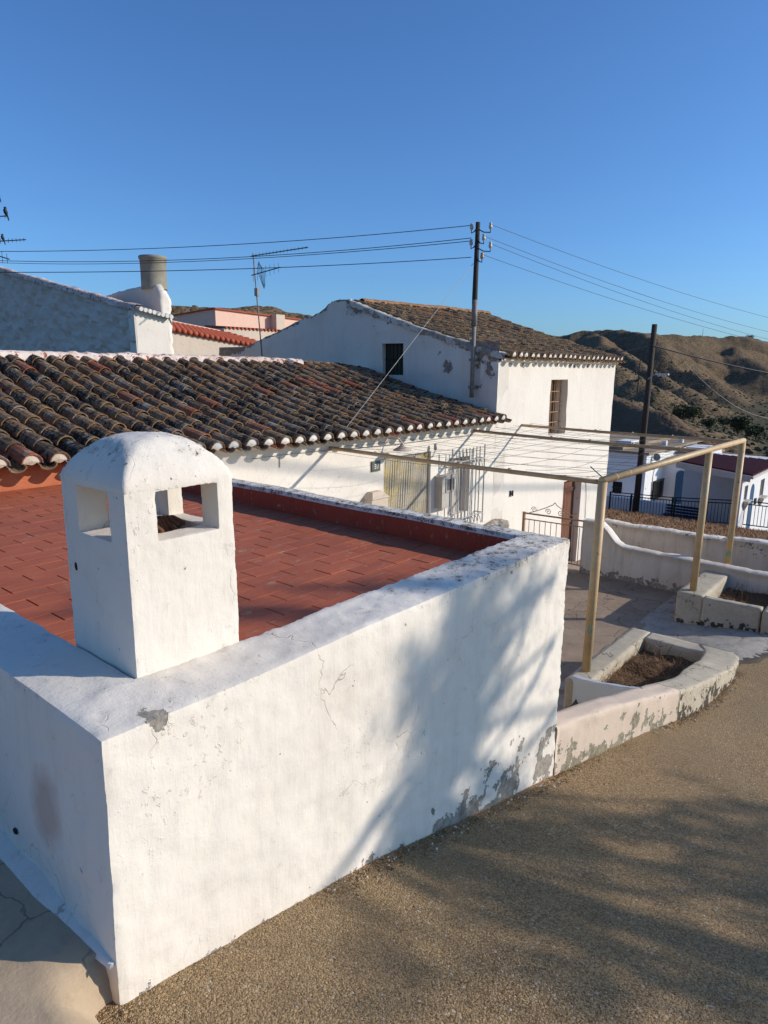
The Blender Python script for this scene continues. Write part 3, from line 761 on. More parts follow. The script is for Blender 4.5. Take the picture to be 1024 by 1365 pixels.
# mortar verge on the gable
mb = MB(); vs = []
for i in range(120):
    y = 5.8 + 3.5 * i / 119; z = tsurf(GX, (y - 5.76) / (RY - 5.76))[2]
    for dx, dz in ((-.03, -.06), (-.035, .01), (-.01, .045), (.08, .06), (.16, .02)):
        e = .016 * fbm((dx * 4, y, 0), 5); vs.append((GX + dx + e, y, z + dz + e))
mb.add(vs, [(i * 5 + k, (i + 1) * 5 + k, (i + 1) * 5 + k + 1, i * 5 + k + 1) for i in range(119) for k in range(4)], 0, wear=.35, lichen=.5)
mb.build('verge_mortar', M['white_rough'], tall, True)
# gable opening
mb = MB(); mb.box(GX + .09, GX + .14, 7.93, 8.51, -.16, .49)
w = mb.build('window', M['shutter'], tall)
mb = MB()
for y in (8.0, 8.09, 8.18, 8.27, 8.36, 8.44): mb.box(GX + .078, GX + .088, y - .004, y + .004, -.12, .45)
mb.box(GX + .076, GX + .092, 7.975, 8.465, .15, .18); o = mb.build('shutter_slats', M['dark'], tall); o.parent = w
# upper window
mb = MB(); mb.box(11.84, 12.61, YF + .32, YF + .36, -1.27, -.17); w = mb.build('window', M['dark'], tall)
mb = MB()
for (a, b, c, d) in ((11.865, 11.92, -1.25, -.19), (12.53, 12.585, -1.25, -.19), (11.92, 12.53, -1.25, -1.19), (11.92, 12.53, -.25, -.19), (12.20, 12.24, -1.19, -.25)): mb.box(a, b, YF + .25, YF + .315, c, d)
o = mb.build('frame', M['frame_wood'], tall); o.parent = w
mb = MB(); vs = []
for i in range(40):
    x = 11.93 + .58 * i / 39
    for z in (-1.17, -.27): vs.append((x, YF + .29 + .012 * math.sin(i * 1.9), z))
mb.add(vs, [(2 * i, 2 * i + 2, 2 * i + 3, 2 * i + 1) for i in range(39) if not 9 < i < 17 or False]); o = mb.build('curtain', M['curtain_cloth'], tall); o.parent = w
mb = MB()
for k in range(6): mb.tube([(11.90 + k * .13, YF + .13, -1.25), (11.90 + k * .13, YF + .13, -.19)], .008, 6)
for z in (-.42, -.62, -.82, -1.02): mb.tube([(11.86, YF + .13, z), (12.59, YF + .13, z)], .008, 6)
mb.build('window_grille', M['rustgate'], tall)
# plank door
mb = MB(); random.seed(4)
for k in range(7):
    x = 12.71 + k * .12; mb.box(x, x + .116, YF + .14 + ru(0, .008), YF + .19, -4.15 + ru(0, .04), -2.26 + ru(-.02, 0))
mb.box(12.705, 13.545, YF + .19, YF + .21, -4.15, -2.26)
d = mb.build('plank_door', M['wood'], tall)
mb = MB()
for z in (-2.5, -3.2, -3.9):
    mb = MB(); mb.box(12.72, 13.53, YF + .125, YF + .14, z - .04, z + .04); o = mb.build('door_batten', M['wood'], tall); o.parent = d
mb = MB()
mb.box(10.50, 10.515, YF - .02, YF + .03, -2.25, -2.14); mb.box(10.585, 10.60, YF - .02, YF + .03, -2.25, -2.15); mb.obox((10.55, YF - .014, -2.19), (.045, 0, .03), (0, .006, 0), (-.004, 0, .006))
mb.build('wall_bracket', M['iron'], tall)
mb = MB()
mb.tube([(13.75, YF - .01, -2.3), (13.83, YF - .012, -2.7), (13.86, YF - .01, -3.1), (13.84, YF - .01, -3.6)], .005, 5)
mb.build('wall_cable', M['iron'], tall)

# buttress of old masonry left of the gate
tb = vox([9.0, 10.0], [5.62, YF], [-3.3, -2.55], lambda *a: True, .05, 2, .02, 3,
         lambda x, y, z: (x, y, z + (x - 10.0) * .16 * (1 if z > -2.9 else 0)), None, {'wear': lambda x, y, z: .35})
o = tb.build('masonry_plinth', M['white_low'], None, True); tag(o, 'flaking grey plinth at the foot of the white house left of the gate', 'plinth')

# ------------------------------------------------------------------ courtyard, road, pavement, lane (the setting)
def sheet(name, xs, ys, zf, mat, attrf=None, amp=0, fr=1):
    vs = [(x, y, zf(x, y) + (amp * fbm((x, y, 0), fr) if amp else 0)) for y in ys for x in xs]; n = len(xs)
    mb = MB(); mb.add(vs, [(j * n + i, j * n + i + 1, (j + 1) * n + i + 1, (j + 1) * n + i) for j in range(len(ys) - 1) for i in range(n - 1)])
    if attrf: mb.a['wear'] = [float(attrf(*v)) for v in mb.v]
    o = mb.build(name, mat, None, True); return tag(o, kind='structure')
lin = lambda a, b, n: [a + (b - a) * i / (n - 1) for i in range(n)]
sheet('road', [-8 + .0] + lin(-2, 10, 240) + lin(10.5, 60, 60), lin(-14, -1, 20) + lin(-.9, 1.52, 60), lambda x, y: hr(x) + (.02 * mn.noise(Vector((x * .6, y * .6, 0)))), M['asphalt'], None, .006, 2.2)
sheet('pavement', lin(-9, .2, 60) + lin(.25, .66, 16), lin(-3, .6, 30) + lin(.65, 1.5, 18) + lin(1.6, 18, 60), lambda x, y: -1.488 - (.0 if y > 1.45 else .17 * min(1, max(0, (x - .50 - .04 * mn.noise(Vector((y * 4, 1, 0)))) / .12))) + (.04 * mn.noise(Vector((x * 1.2, y * 1.2, 0)))) * (x < .5), M['pave'], None, .012, 1.4)
sheet('courtyard', lin(3.2, 10.05, 110), lin(2.45, 5.95, 60), lambda x, y: ZC, M['yard'], None, .008, 1)
sheet('lane', lin(9.9, 15.1, 60), lin(-8, 5.95, 80), lambda x, y: float(np.interp(x, [9.9, 10.4, 13.5, 15.1], [-3.22, -3.35, -4.12, -4.25])), M['yard'], None, .02, 1)
def apz(x, y):
    t = max(0, min(1, (2.5 - y) / 1.15)); t = t * t * (3 - 2 * t)
    return (ZC + .006) * (1 - t) + (hr(x) + .015) * t + .012 * fbm((x, y, 2), 2.5)
mb = MB(); n = 70; vs = []; wr = []
for j in range(n + 1):
    for i in range(n + 1):
        u = i / n; v = j / n
        x = 5.4 + u * 4.4; yfar = 2.75; ynear = float(np.interp(x, [5.4, 7.0, 7.4, 8.0, 8.8, 9.8], [1.6, 1.33, 1.18, 1.10, 1.05, .95])) + .05 * fbm((x, 0, 0), 3)
        y = ynear + (yfar - ynear) * v
        z = apz(x, y) - (.05 if v < .001 else 0); vs.append((x, y, z)); wr.append(max(0, 1 - v / .12) * .8)
mb.add(vs, [(j * (n + 1) + i, j * (n + 1) + i + 1, (j + 1) * (n + 1) + i + 1, (j + 1) * (n + 1) + i) for j in range(n) for i in range(n)])
mb.a['wear'] = wr
tag(mb.build('apron', M['apron'], None, True), kind='structure')

# kerb wall along the road
def kz(x): return float(np.interp(x, [3.2, 3.33, 4.0, 4.76, 5.1, 5.6, 6.45, 6.85, 7.2], [-1.95, -1.97, -2.11, -2.30, -2.38, -2.49, -2.68, -2.75, -2.78]))
pl = thing('roadside_planter', 'concrete planter with pink flaking kerb running from the terrace wall', 'planter', (5.9, 1.8, -3.2))
def kwarp(x, y, z):
    # y: 0 outer .. 1 inner, z: 0 bottom .. 1 top
    yo = curb_y(x); wi = float(np.interp(x, [3.2, 3.7, 4.6, 5.0, 5.4, 5.8, 6.6, 7.1], [.15, .16, .18, .20, .20, .26, .30, .34]))
    top = kz(x); bot = min(hr(x) - .12, -3.2 if y > .5 else 0)
    if x > 6.82: yo += (x - 6.82) ** 2 * 1.4
    return (x, yo + wi * y, bot + (top - bot) * z + .006 * fbm((x, y, z), 3))
def kbuild(xa, xb):
    mb = MB(); NX = int((xb - xa) / .03); prof = [(0, 0), (0, .25), (0, .5), (0, .75), (0, .90), (0, .965), (.04, .99), (.12, 1), (.3, 1), (.5, 1), (.7, 1), (.9, 1), (.97, .985), (1, .96), (1, .5), (1, 0)]
    vs = []; wr = []
    for i in range(NX + 1):
        x = xa + (xb - xa) * i / NX
        for (a, b) in prof:
            p = kwarp(x, a, b); e = .008 * fbm((x, a, b * 2), 4); vs.append((p[0], p[1] - e, p[2] + e * .5))
            wr.append((max(0, 1 - (p[2] - hr(x)) / .30) ** .7 * .46 * (.85 + .9 * mn.noise(Vector((x * 4, b * 2, 3)))) if a < .05 else 0))
    k = len(prof)
    mb.add(vs, [(i * k + j, (i + 1) * k + j, (i + 1) * k + j + 1, i * k + j + 1) for i in range(NX) for j in range(k - 1)] + [tuple(range(k - 1, -1, -1)), tuple(NX * k + j for j in range(k))])
    mb.a['wear'] = wr; return mb
kbuild(3.22, 5.0).build('pink_kerb', M['pink_plaster'], pl, True)
kbuild(5.0, 7.08).build('kerb', M['conc'], pl, True)
def lvl(x, y, z):
    zz = z
    if z > -2.9 and y < 1.75: zz = z + (kz(x) + 2.78) * max(0, min(1, (1.75 - y) / .3))
    return (x, y, zz)
mb = vox([5.42, 7.10], [2.19, 2.40], [-3.3, -2.78], lambda *a: True, .035, 1, .004, 5)
mb.build('rear_arm', M['conc'], pl, True)
mb = vox([6.88, 7.10], [1.36, 2.195], [-3.3, -2.782], lambda *a: True, .035, 1, .004, 5, lvl)
mb.build('end_arm', M['conc'], pl, True)
mb = MB(); vs = []; K = 30      # side of the planter towards the steps, bluish shade put into its colour
for i in range(K + 1):
    s = i / K; x = 5.47 - .87 * s; y = 2.36 - .85 * s; zt = -2.755 + (kz(4.65) + 2.755 + .01) * s ** 1.1
    for dx, z in ((0, -3.3), (0, zt - .01), (.008, zt), (.07, zt), (.08, zt - .01), (.08, -3.3)): vs.append((x + dx * .7, y + dx * -.7, z + .004 * fbm((x, z, 0), 6)))
mb.add(vs, [(i * 6 + k, (i + 1) * 6 + k, (i + 1) * 6 + k + 1, i * 6 + k + 1) for i in range(K) for k in range(5)] + [(0, 1, 2, 3, 4, 5)])
mb.build('side_wall', M['blue_shade'], pl)
def soilmesh(x0, x1, y0, y1, z, amp, nm, label):
    xs = lin(x0, x1, 40); ys = lin(y0, y1, 30); mb = MB()
    mb.add([(x, y, z + amp * fbm((x, y, 1), 3)) for y in ys for x in xs], [(j * 40 + i, j * 40 + i + 1, (j + 1) * 40 + i + 1, (j + 1) * 40 + i) for j in range(29) for i in range(39)])
    o = mb.build(nm, M['soil'], None, True); tag(o, label, 'soil', kind='stuff'); return o
soilmesh(4.7, 6.92, 1.42, 2.25, -2.90, .05, 'soil', 'dark dry soil filling the roadside planter with the pink kerb')
def weeds(x0, x1, y0, y1, zf, n, L, mat, nm, label, clip=None, thin=.003, flat=.5):
    mb = MB()
    for _ in range(n):
        x, y = ru(x0, x1), ru(y0, y1)
        if clip and not clip(x, y): continue
        a = ru(0, 2 * PI); l = L * ru(.4, 1.2); w = thin * ru(.6, 1.4)
        z = zf(x, y); d = Vector((math.cos(a), math.sin(a), ru(.1, 1.6) * flat)).normalized(); s = Vector((-math.sin(a), math.cos(a), 0)) * w
        p = Vector((x, y, z)); q = p + d * l * .55; r = q + (d + Vector((ru(-.5, .5), ru(-.5, .5), ru(-.9, .2)))).normalized() * l * .5
        mb.add([p - s, p + s, q + s * .8, q - s * .8, r], [(0, 1, 2, 3), (3, 2, 4)])
    o = mb.build(nm, mat, None); tag(o, label, 'dry weeds', kind='stuff'); return o
random.seed(41)
weeds(4.75, 6.85, 1.48, 2.18, lambda x, y: -2.90 + .05 * fbm((x, y, 1), 3) + .03 * max(0, min(1, (6.6 - x) / 1)), 5200, .08, M['weed'], 'dry_weeds', 'brown dry weeds heaped in the roadside planter', lambda x, y: x > 4.7 + (2.2 - y) * .2)

def stems(x0, x1, y0, y1, z, n, L, label):
    mb = MB()
    for _ in range(n):
        x, y = ru(x0, x1), ru(y0, y1); p = Vector((x, y, z)); l = L * ru(.4, 1); d = Vector((ru(-.6, .6), ru(-.6, .6), 1)).normalized()
        q = p + d * l * .6; r = q + (d + Vector((ru(-.7, .7), ru(-.7, .7), ru(-.6, .2)))).normalized() * l * .4
        mb.tube([p, q, r], [.003, .0022, .001], 4)
        for _ in range(3):
            b = p + (q - p) * ru(.4, 1); mb.tube([b, b + Vector((ru(-1, 1), ru(-1, 1), ru(0, .8))).normalized() * l * .25], [.0018, .001], 3)
    tag(mb.build('dry_stems', M['weed'], None), label, 'dry stems', kind='stuff')
random.seed(43); stems(5.9, 6.85, 1.55, 2.18, -2.9, 40, .20, 'thin dry stems standing in the roadside planter'); stems(8.85, 9.9, 1.5, 2.05, -2.98, 40, .20, 'thin dry stems standing in the grey concrete planter')
# second planter with post on its corner
p2 = thing('far_planter', 'cracked grey concrete planter holding the two farther pergola posts', 'planter', (9.5, 1.8, -3.2))
mb = vox([8.70, 10.42], [2.09, 2.42], [-3.3, -2.78], lambda *a: True, .04, 1, .004, 5, None, None, {'wear': lambda x, y, z: .3 if z < -3.1 else 0}); mb.build('rear_arm', M['conc'], p2, True)
def w2(x, y, z): return (x - (.06 * (-2.8 - z) if x < 8.8 else 0) + (2.3 - y) * .03, y, z)
mb = vox([8.685, 8.80], [1.44, 2.095], [-3.3, -2.785], lambda *a: True, .03, 1, .004, 5, w2, None, {'wear': lambda x, y, z: max(0, 1 - (z + 3.15) / .2) * .55}); mb.build('front_arm', M['conc'], p2, True)
mb = vox([8.66, 10.4], [1.10, 1.425], [-3.4, -2.80], lambda *a: True, .04, 1, .006, 4, None, None, {'wear': lambda x, y, z: max(0, 1 - (z + 3.1) / .2) * .4}); mb.build('side_arm', M['conc'], p2, True)
mb = vox([10.2, 10.42], [1.43, 2.085], [-3.3, -2.79], lambda *a: True, .04, 1, .006, 4); mb.build('end_arm', M['conc'], p2, True)
soilmesh(8.81, 10.2, 1.42, 2.09, -2.98, .03, 'soil', 'dry soil in the grey concrete planter beside the far pergola posts')
weeds(8.83, 10.15, 1.45, 2.08, lambda x, y: -2.98 + .03 * fbm((x, y, 1), 3), 2400, .07, M['weed'], 'dry_weeds', 'dry twigs on the soil of the grey concrete planter')

# courtyard wall with curved sweep, gate pillar
def w1top(y): return float(np.interp(y, [.8, 2.58, 3.5, 3.62, 3.74, 3.9, 4.02, 4.3], [-2.72, -2.68, -2.665, -2.655, -2.60, -2.43, -2.335, -2.33])) + .01 * fbm((y, 0, 0), 5)
def sweepwall(name, label, cat, path, thick, topf, zb, mat, cap=.02, wearf=None, parent=None, topmat=None, rough=.012):
    """wall running along y at x = path(y)"""
    mb = MB(); y0, y1 = path[0]; NY = int(abs(y1 - y0) / .035); prof = []
    vs = []; wr = []
    K = 16
    for i in range(NY + 1):
        y = y0 + (y1 - y0) * i / NY; x = path[1](y); zt = topf(y); th = thick
        P = [(0, zb + (zt - cap - zb) * k / 7) for k in range(8)] + [(-.012, zt - cap * .8), (.02, zt), (th * .35, zt + .012), (th * .7, zt + .01), (th - .02, zt), (th + .01, zt - cap * .8), (th, zt - cap), (th, zb)]
        for (dx, z) in P:
            e = rough * fbm((x + dx, y, z), 3.5); vs.append((x + dx + e * (-1 if dx < th / 2 else 1), y, z + (e * .6 if z > zb else 0))); wr.append(float(wearf(y, z)) if wearf else 0)
    mb.add(vs, [(i * K + k, i * K + k + 1, (i + 1) * K + k + 1, (i + 1) * K + k) for i in range(NY) for k in range(K - 1)] + [tuple(range(K)), tuple(NY * K + k for k in range(K - 1, -1, -1))])
    if topmat: 
        for fi in range(NY * (K - 1)):
            if 7 <= fi % (K - 1) <= 12 and (name != 'courtyard_wall' or y0 + (fi // (K - 1)) * .035 > 3.45): mb.m[fi] = 1
    mb.a['wear'] = wr
    o = mb.build(name, [mat] + ([topmat] if topmat else []), parent, True)
    if label: tag(o, label, cat)
    return o
sweepwall('courtyard_wall', 'low whitewashed courtyard wall sweeping up to the gate pillar', 'wall', ((.9, 4.28), lambda y: 9.95 + .05 * (y < 0)), .20, w1top, -3.4, M['white_low'], .02,
          lambda y, z: max(0, 1 - (z + 3.2) / .16) * .5, None, M['white'])
sweepwall('retaining_wall', 'long whitewashed retaining wall with flaking coping below the dry grass', 'wall', ((-6, 5.96), lambda y: 15.0), .30,
          lambda y: -3.47 + .02 * fbm((y, 3, 0), 1.2) + (.06 if y < 3.3 else 0), -4.6, M['white_low'], .04, lambda y, z: (.18 if z > -3.62 else 0), None, M['white'], .02)

# gate
g = thing('iron_gate', 'tan wrought iron gate with scrolls beside the plank door', 'gate', (9.98, 4.8, -3.2))
mb = MB(); xg = 9.98
mb.tube([(xg, 5.34, -2.38), (xg, 4.24, -2.36)], .015, 6); mb.tube([(xg, 5.34, -2.48), (xg, 4.24, -2.46)], .010, 6); mb.tube([(xg, 5.34, -3.1), (xg, 4.24, -3.1)], .012, 6)
for y in (5.34, 4.24): mb.box(xg - .02, xg + .02, y - .02, y + .02, -3.18, -2.36)
mb.build('frame', M['rustgate'], g)
mb = MB()
for k in range(10): mb.tube([(xg, 5.24 - k * .1, -2.48), (xg, 5.24 - k * .1, -3.1)], .006, 5)
mb.build('bars', M['rustgate'], g)
mb = MB()
mb.tube([(xg, 5.24, -2.36), (xg, 5.15, -2.33), (xg, 4.95, -2.24), (xg, 4.82, -2.17), (xg, 4.79, -2.13)], .007, 5)
mb.tube([(xg, 4.34, -2.36), (xg, 4.43, -2.33), (xg, 4.63, -2.24), (xg, 4.76, -2.17), (xg, 4.79, -2.13)], .007, 5)
for cyy, s in ((5.16, 1), (4.42, -1), (4.90, 1), (4.68, -1)):
    mb.tube([(xg, cyy + s * .055 * (1 - q / 16) * math.cos(q * .7), -2.30 + .055 * (1 - q / 16) * math.sin(q * .7)) for q in range(14)], .006, 5)
mb.build('scrollwork', M['rustgate'], g)

# ------------------------------------------------------------------ pergola
pg = thing('pergola', 'ochre steel pergola with three posts and wire strung across', 'pergola', (8, 4, -2.8))
PZ = -.984
PB = [((5.76, 2.32), (5.94, YF)), ((8.93, 2.27), (9.25, YF)), ((10.52, 2.25), (10.80, YF))]
for (p, q) in PB:
    mb = MB(); zb = -2.79
    mb.tube([(p[0] - .05, p[1], zb), (p[0] - .02, p[1], -1.9), (p[0], p[1], PZ + .005)], .042 if p[0] < 6 else .044, 14); mb.build('post', M['ochre'], pg, True)
    mb = MB(); pts = [(p[0] + (q[0] - p[0]) * s, p[1] + (q[1] - p[1]) * s + (.02 if s == 1 else 0), PZ - .012 * math.sin(PI * s)) for s in lin(0, 1, 9)]
    mb.tube(pts, .023, 8)
    for s in lin(.1, .95, 6):
        c = Vector((p[0] + (q[0] - p[0]) * s, p[1] + (q[1] - p[1]) * s, PZ)); mb.tube([c - Vector((0, .012, 0)), c + Vector((0, .012, 0))], .0265, 8)
    mb.build('cross_beam', M['cane'], pg, True)
mb = MB(); mb.tube([(5.74, 2.32, PZ + .018), (8.93, 2.275, PZ + .022), (10.56, 2.25, PZ + .018)], .036, 12)
for k in range(14):
    x = 6.0 + k * .33; mb.tube([(x, 2.315 - .009 * k / 1.0 * .3, PZ + .018), (x + .014, 2.315 - .009 * k * .3, PZ + .018)], .039, 10)
mb.build('front_beam', M['ochre'], pg, True)
mb = MB(); random.seed(12)
for k in range(11):
    y = 2.5 + k * .33; x1 = 10.6 + .04 * k * .5
    pts = [(5.8 + (y - 2.3) * .05 + (x1 - 5.8) * s, y + .03 * math.sin(k * 2 + s * 5), PZ + .02 - .10 * math.sin(PI * ((s * 2) % 1)) * (.5 + .5 * math.sin(k))) for s in lin(0, 1, 25)]
    mb.tube(pts, .0018, 4, cap=False)
for k in range(16):
    x = 5.95 + k * .31; s_ = .5 if k % 2 else -.4
    pts = [(x + s_ * s, 2.32 + 3.6 * s, PZ + .02 - .05 * math.sin(PI * s)) for s in lin(0, 1, 12)]
    mb.tube(pts, .0016, 4, cap=False)
mb.tube([(5.76, 2.32, PZ + .04), (5.70, 2.42, PZ + .14)], .005, 5)
mb.build('wire_mesh', M['wire'], pg)

# ------------------------------------------------------------------ houses to the left
M['white_lump'] = whitewash('whitewash_lumpy', base=(.60, .54, .46, 1), scale=.35, dirtamt=.5)
lh = thing('grey_gable_house', 'house with rough shaded gable wall and wide round cement chimney pipe', 'house', (7.5, 13, -3))
mb = MB()
def lvz(y): return float(np.interp(y, [13, 13.64, 16.29, 19.61, 24], [1.14, 1.24, 1.77, 2.42, 3.3])) + .015 * fbm((y, 0, 0), 2)
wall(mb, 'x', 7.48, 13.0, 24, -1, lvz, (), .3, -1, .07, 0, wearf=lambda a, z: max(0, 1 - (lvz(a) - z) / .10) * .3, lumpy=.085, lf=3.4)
wall(mb, 'y', 13.0, 7.48, 8.22, -1, lambda x: 1.12 - .16 * (x - 7.48), (), .3, -1, .2, 1)
mb.box(7.7, 8.22, 13.3, 23.9, -1, .85); mb.box(8.2, 8.6, 14.0, 23.9, -1, .85)
mb.build('wall', [M['white_rough'], M['white_house']], lh, 'auto')  # shade put into the colour: gable in darker whitewash, sunlit front paler
mb = MB(); vs = []
for i in range(120):
    y = 12.95 + 11 * i / 119; z = lvz(y)
    for dx, dz in ((-.06, -.03), (-.06, .05), (.0, .09), (.12, .09), (.2, .03), (1.1, -.15)): vs.append((7.48 + dx, y, z + dz + (.02 * fbm((dx, y, 0), 2.5) if dx < 1 else 0)))
mb.add(vs, [(i * 6 + k, (i + 1) * 6 + k, (i + 1) * 6 + k + 1, i * 6 + k + 1) for i in range(119) for k in range(5)], 0, tone=.75, rim=1.0)
rf = mb.build('roof', M['mortar'], lh, True)
mb = MB(); random.seed(8)
for k in range(8):
    x = 7.52 + k * .098; z = 1.14 - .17 * (x - 7.48)
    mb.tube([(x, 12.84, z), (x, 13.25, z + .06)], [.045, .035], 8)
mb.build('eaves_tiles', M['plug'], lh)
mb = MB()
def brs(x, y, z): return (x, y, z + (0 if z < 1.2 else 0))
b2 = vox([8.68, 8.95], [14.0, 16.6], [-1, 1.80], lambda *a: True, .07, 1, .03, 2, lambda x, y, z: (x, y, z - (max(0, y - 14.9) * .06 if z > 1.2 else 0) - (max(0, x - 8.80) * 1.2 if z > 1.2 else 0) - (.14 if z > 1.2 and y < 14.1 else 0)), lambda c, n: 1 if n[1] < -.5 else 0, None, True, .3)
chb = b2.build('chimney_breast', [M['white_rough'], M['white_house']], lh, True)  # light put into the colour: paler sunlit face, darker shaded sides
mb = MB(); mb.lathe([(.29, -.05), (.285, .30), (.292, .60), (.31, .61), (.315, .665), (.30, .675), (.26, .67), (.25, .2)], (8.86, 14.5, 1.78), 24, sx=1, sy=1); o = mb.build('chimney_pipe', M['pipe'], lh, True); o.parent = chb

bh = thing('beige_house', 'small beige house with bright terracotta roof behind the low ridge', 'house', (13.5, 19, 0))
mb = MB()
def btop(x): return float(np.interp(x, [11.6, 12.1, 14.6, 16.2], [1.12, 1.08, .78, .60]))
wall(mb, 'y', 19.0, 11.6, 16.4, -2, btop, (), .3, -1, .4); mb.build('wall', M['beige'], bh)
mb = MB()
def bsurf(x, t): return (x, 18.9 + 3.2 * t, btop(x) + .02 + .66 * t - .02)
N = 24
for i in range(N):
    x = 11.7 + i * .205
    for k in range(9):
        a = Vector(bsurf(x, k / 9)); b = Vector(bsurf(x, (k + 1.2) / 9)); a.z += .03
        mb.tube([a + Vector((0, 0, .02)), b], [.085, .07], 8)
vs = []
for i in range(12):
    x = 11.6 + 4.8 * i / 11; vs += [bsurf(x, 0), bsurf(x, 1.1)]
mb.add(vs, [(2 * i, 2 * i + 2, 2 * i + 3, 2 * i + 1) for i in range(11)])
rf = mb.build('roof', M['tile_new'], bh, True)
mb = MB(); mb.tube([(11.6, 22.1, 1.86), (13.0, 22.1, 1.71), (14.6, 22.1, 1.5), (16.2, 22.1, 1.32)], .07, 8); o = mb.build('ridge', M['salmon'], bh); o.parent = rf
ph = thing('salmon_house', 'salmon rendered house with flat lit wall behind the terracotta roof', 'house', (19, 24, 0))
mb = MB()
wall(mb, 'y', 24.0, 17.4, 23, -2, lambda x: 2.32 - .035 * (x - 17.4), (), .3, -1, .5)
wall(mb, 'x', 17.4, 24.0, 31, -2, lambda y: 2.32 - .05 * (y - 24), (), .3, -1, .5)
mb.box(17.6, 23, 24.2, 31, -2, 2.0); mb.build('wall', M['salmon'], ph)
mb = MB(); mb.box(17.34, 23.1, 23.93, 24.12, 2.32, 2.38)
for v in range(8): pass
mb2 = MB(); mb2.obox((20.2, 23.98, 2.262), (2.85, 0, -.10), (0, .06, 0), (0, 0, .03)); mb2.obox((17.38, 27.5, 2.19), (.06, 0, 0), (0, 3.55, -.18), (0, 0, .03)); mb2.build('coping', M['tile_new'], ph)
mb = MB(); mb.box(20.35, 20.85, 23.6, 23.99, 1.5, 2.30); mb.build('chimney', M['beige'], ph)
mb = MB(); mb.box(17.0, 24, 22.4, 24.0, 1.38, 1.55); 
mb = MB()
for k in range(18): mb.tube([(16.9 + k * .2, 22.6, 1.53), (16.9 + k * .2, 24.0, 1.62)], .06, 6)
mb.box(16.8, 20.4, 22.65, 24.0, -1, 1.50, 1); mb.build('lean_to', [M['tile_new'], M['beige']], ph)

# ------------------------------------------------------------------ poles, cables
pa = thing('utility_pole', 'slim dark utility pole with porcelain insulators fixed to the gable wall', 'pole', (9.82, 6.37, -.46))
PX, PY = 9.80, 6.36
mb = MB(); mb.tube([(PX, PY, .70), (PX, PY + .005, 1.15), (PX + .01, PY + .0, 2.33)], [.042, .045, .036], 10); mb.build('shaft', M['tar'], pa, True)
mb = MB(); mb.tube([(PX, PY, -.48), (PX, PY, .72)], .036, 10); mb.tube([(PX, PY, .70), (PX, PY, 1.12)], [.05, .046], 10)
for z in (-.3, .15): mb.box(PX - .05, GX + .0, PY - .045, PY + .045, z - .02, z + .02)
mb.build('sleeve', M['polemetal'], pa, True)
INS = [(-1, 2.26, .10, 0), (-1, 2.02, .10, 0), (1, 2.23, .26, 0), (1, 2.07, .14, 0), (1, 1.94, .27, 0), (1, 1.79, .12, 1)]
tips = []
for (sd, z, dy, br) in INS:
    mb = MB(); y = PY - sd * dy if sd > 0 else PY + dy
    y = PY - dy if sd > 0 else PY + dy
    mb.lathe([(.0, .06), (.022, .056), (.026, .032), (.019, .024), (.029, .012), (.030, -.016), (.024, -.032), (.010, -.04), (.008, -.065), (0, -.065)], (PX - .02, y, z), 12)
    i_ = mb.build('insulator', M['brownpor'] if br else M['porcelain'], pa, True)
    mb = MB(); mb.tube([(PX, PY, z - .0), (PX - .01, (PY + y) / 2, z - .07), (PX - .02, y - (.0), z - .09), (PX - .02, y, z - .03)], .009, 6); o = mb.build('bracket', M['iron'], pa, True); o.parent = i_
    tips.append((PX - .02, y, z + .03))
def cable(name, a, b, sag, r, label, n=40, mat='wire', group=None):
    a = Vector(a); b = Vector(b)
    pts = [a + (b - a) * s - Vector((0, 0, 4 * sag * s * (1 - s))) for s in lin(0, 1, n)]
    mb = MB(); mb.tube(pts, r, 5); o = mb.build(name, M[mat], None); tag(o, label, 'cable', group); return o
# leftwards: far end well outside the picture
LW = [((-.95, 24.98, 3.18), 'topmost', tips[0], .60), ((1.86, 24.93, 3.34), 'second', (PX, PY + .11, 2.10), .60), ((6.25, 24.21, 3.09), 'third', tips[1], .30), ((-1.46, 17.94, 1.66), 'lowest', (PX, PY + .1, 1.80), .30)]
for (e, w, s, sg) in LW:
    cable('power_cable', s, e, sg, .006, {'topmost': 'topmost of the four thin cables running left from the slim pole', 'second': 'upper cable of the close middle pair running left from the slim pole',
          'third': 'lower cable of the close middle pair running left from the slim pole', 'lowest': 'lowest of the four thin cables running left from the slim pole'}[w], 60, group='cables left of the slim pole')
RW = [((44.9, -2.3, 2.15), tips[2], 'topmost of the four faint cables crossing the sky right of the slim pole'), ((44.98, -1.27, 1.75), tips[3], 'second highest faint cable crossing the sky right of the slim pole'),
      ((44.98, -1.34, 1.33), tips[4], 'third highest faint cable crossing the sky right of the slim pole'), ((44.87, -3.47, 0.88), tips[5], 'lowest of the four faint cables crossing the sky right of the slim pole')]
for (e, s, l) in RW: cable('power_cable', s, e, 1.2, .0045, l, 60, 'wire_far', 'cables right of the slim pole')
cable('guy_wire', (PX, PY + .06, 1.70), (6.15, 5.85, -.74), .0, .004, 'pale straight stay wire from the slim pole down to the low roof', 10, 'wire_light')

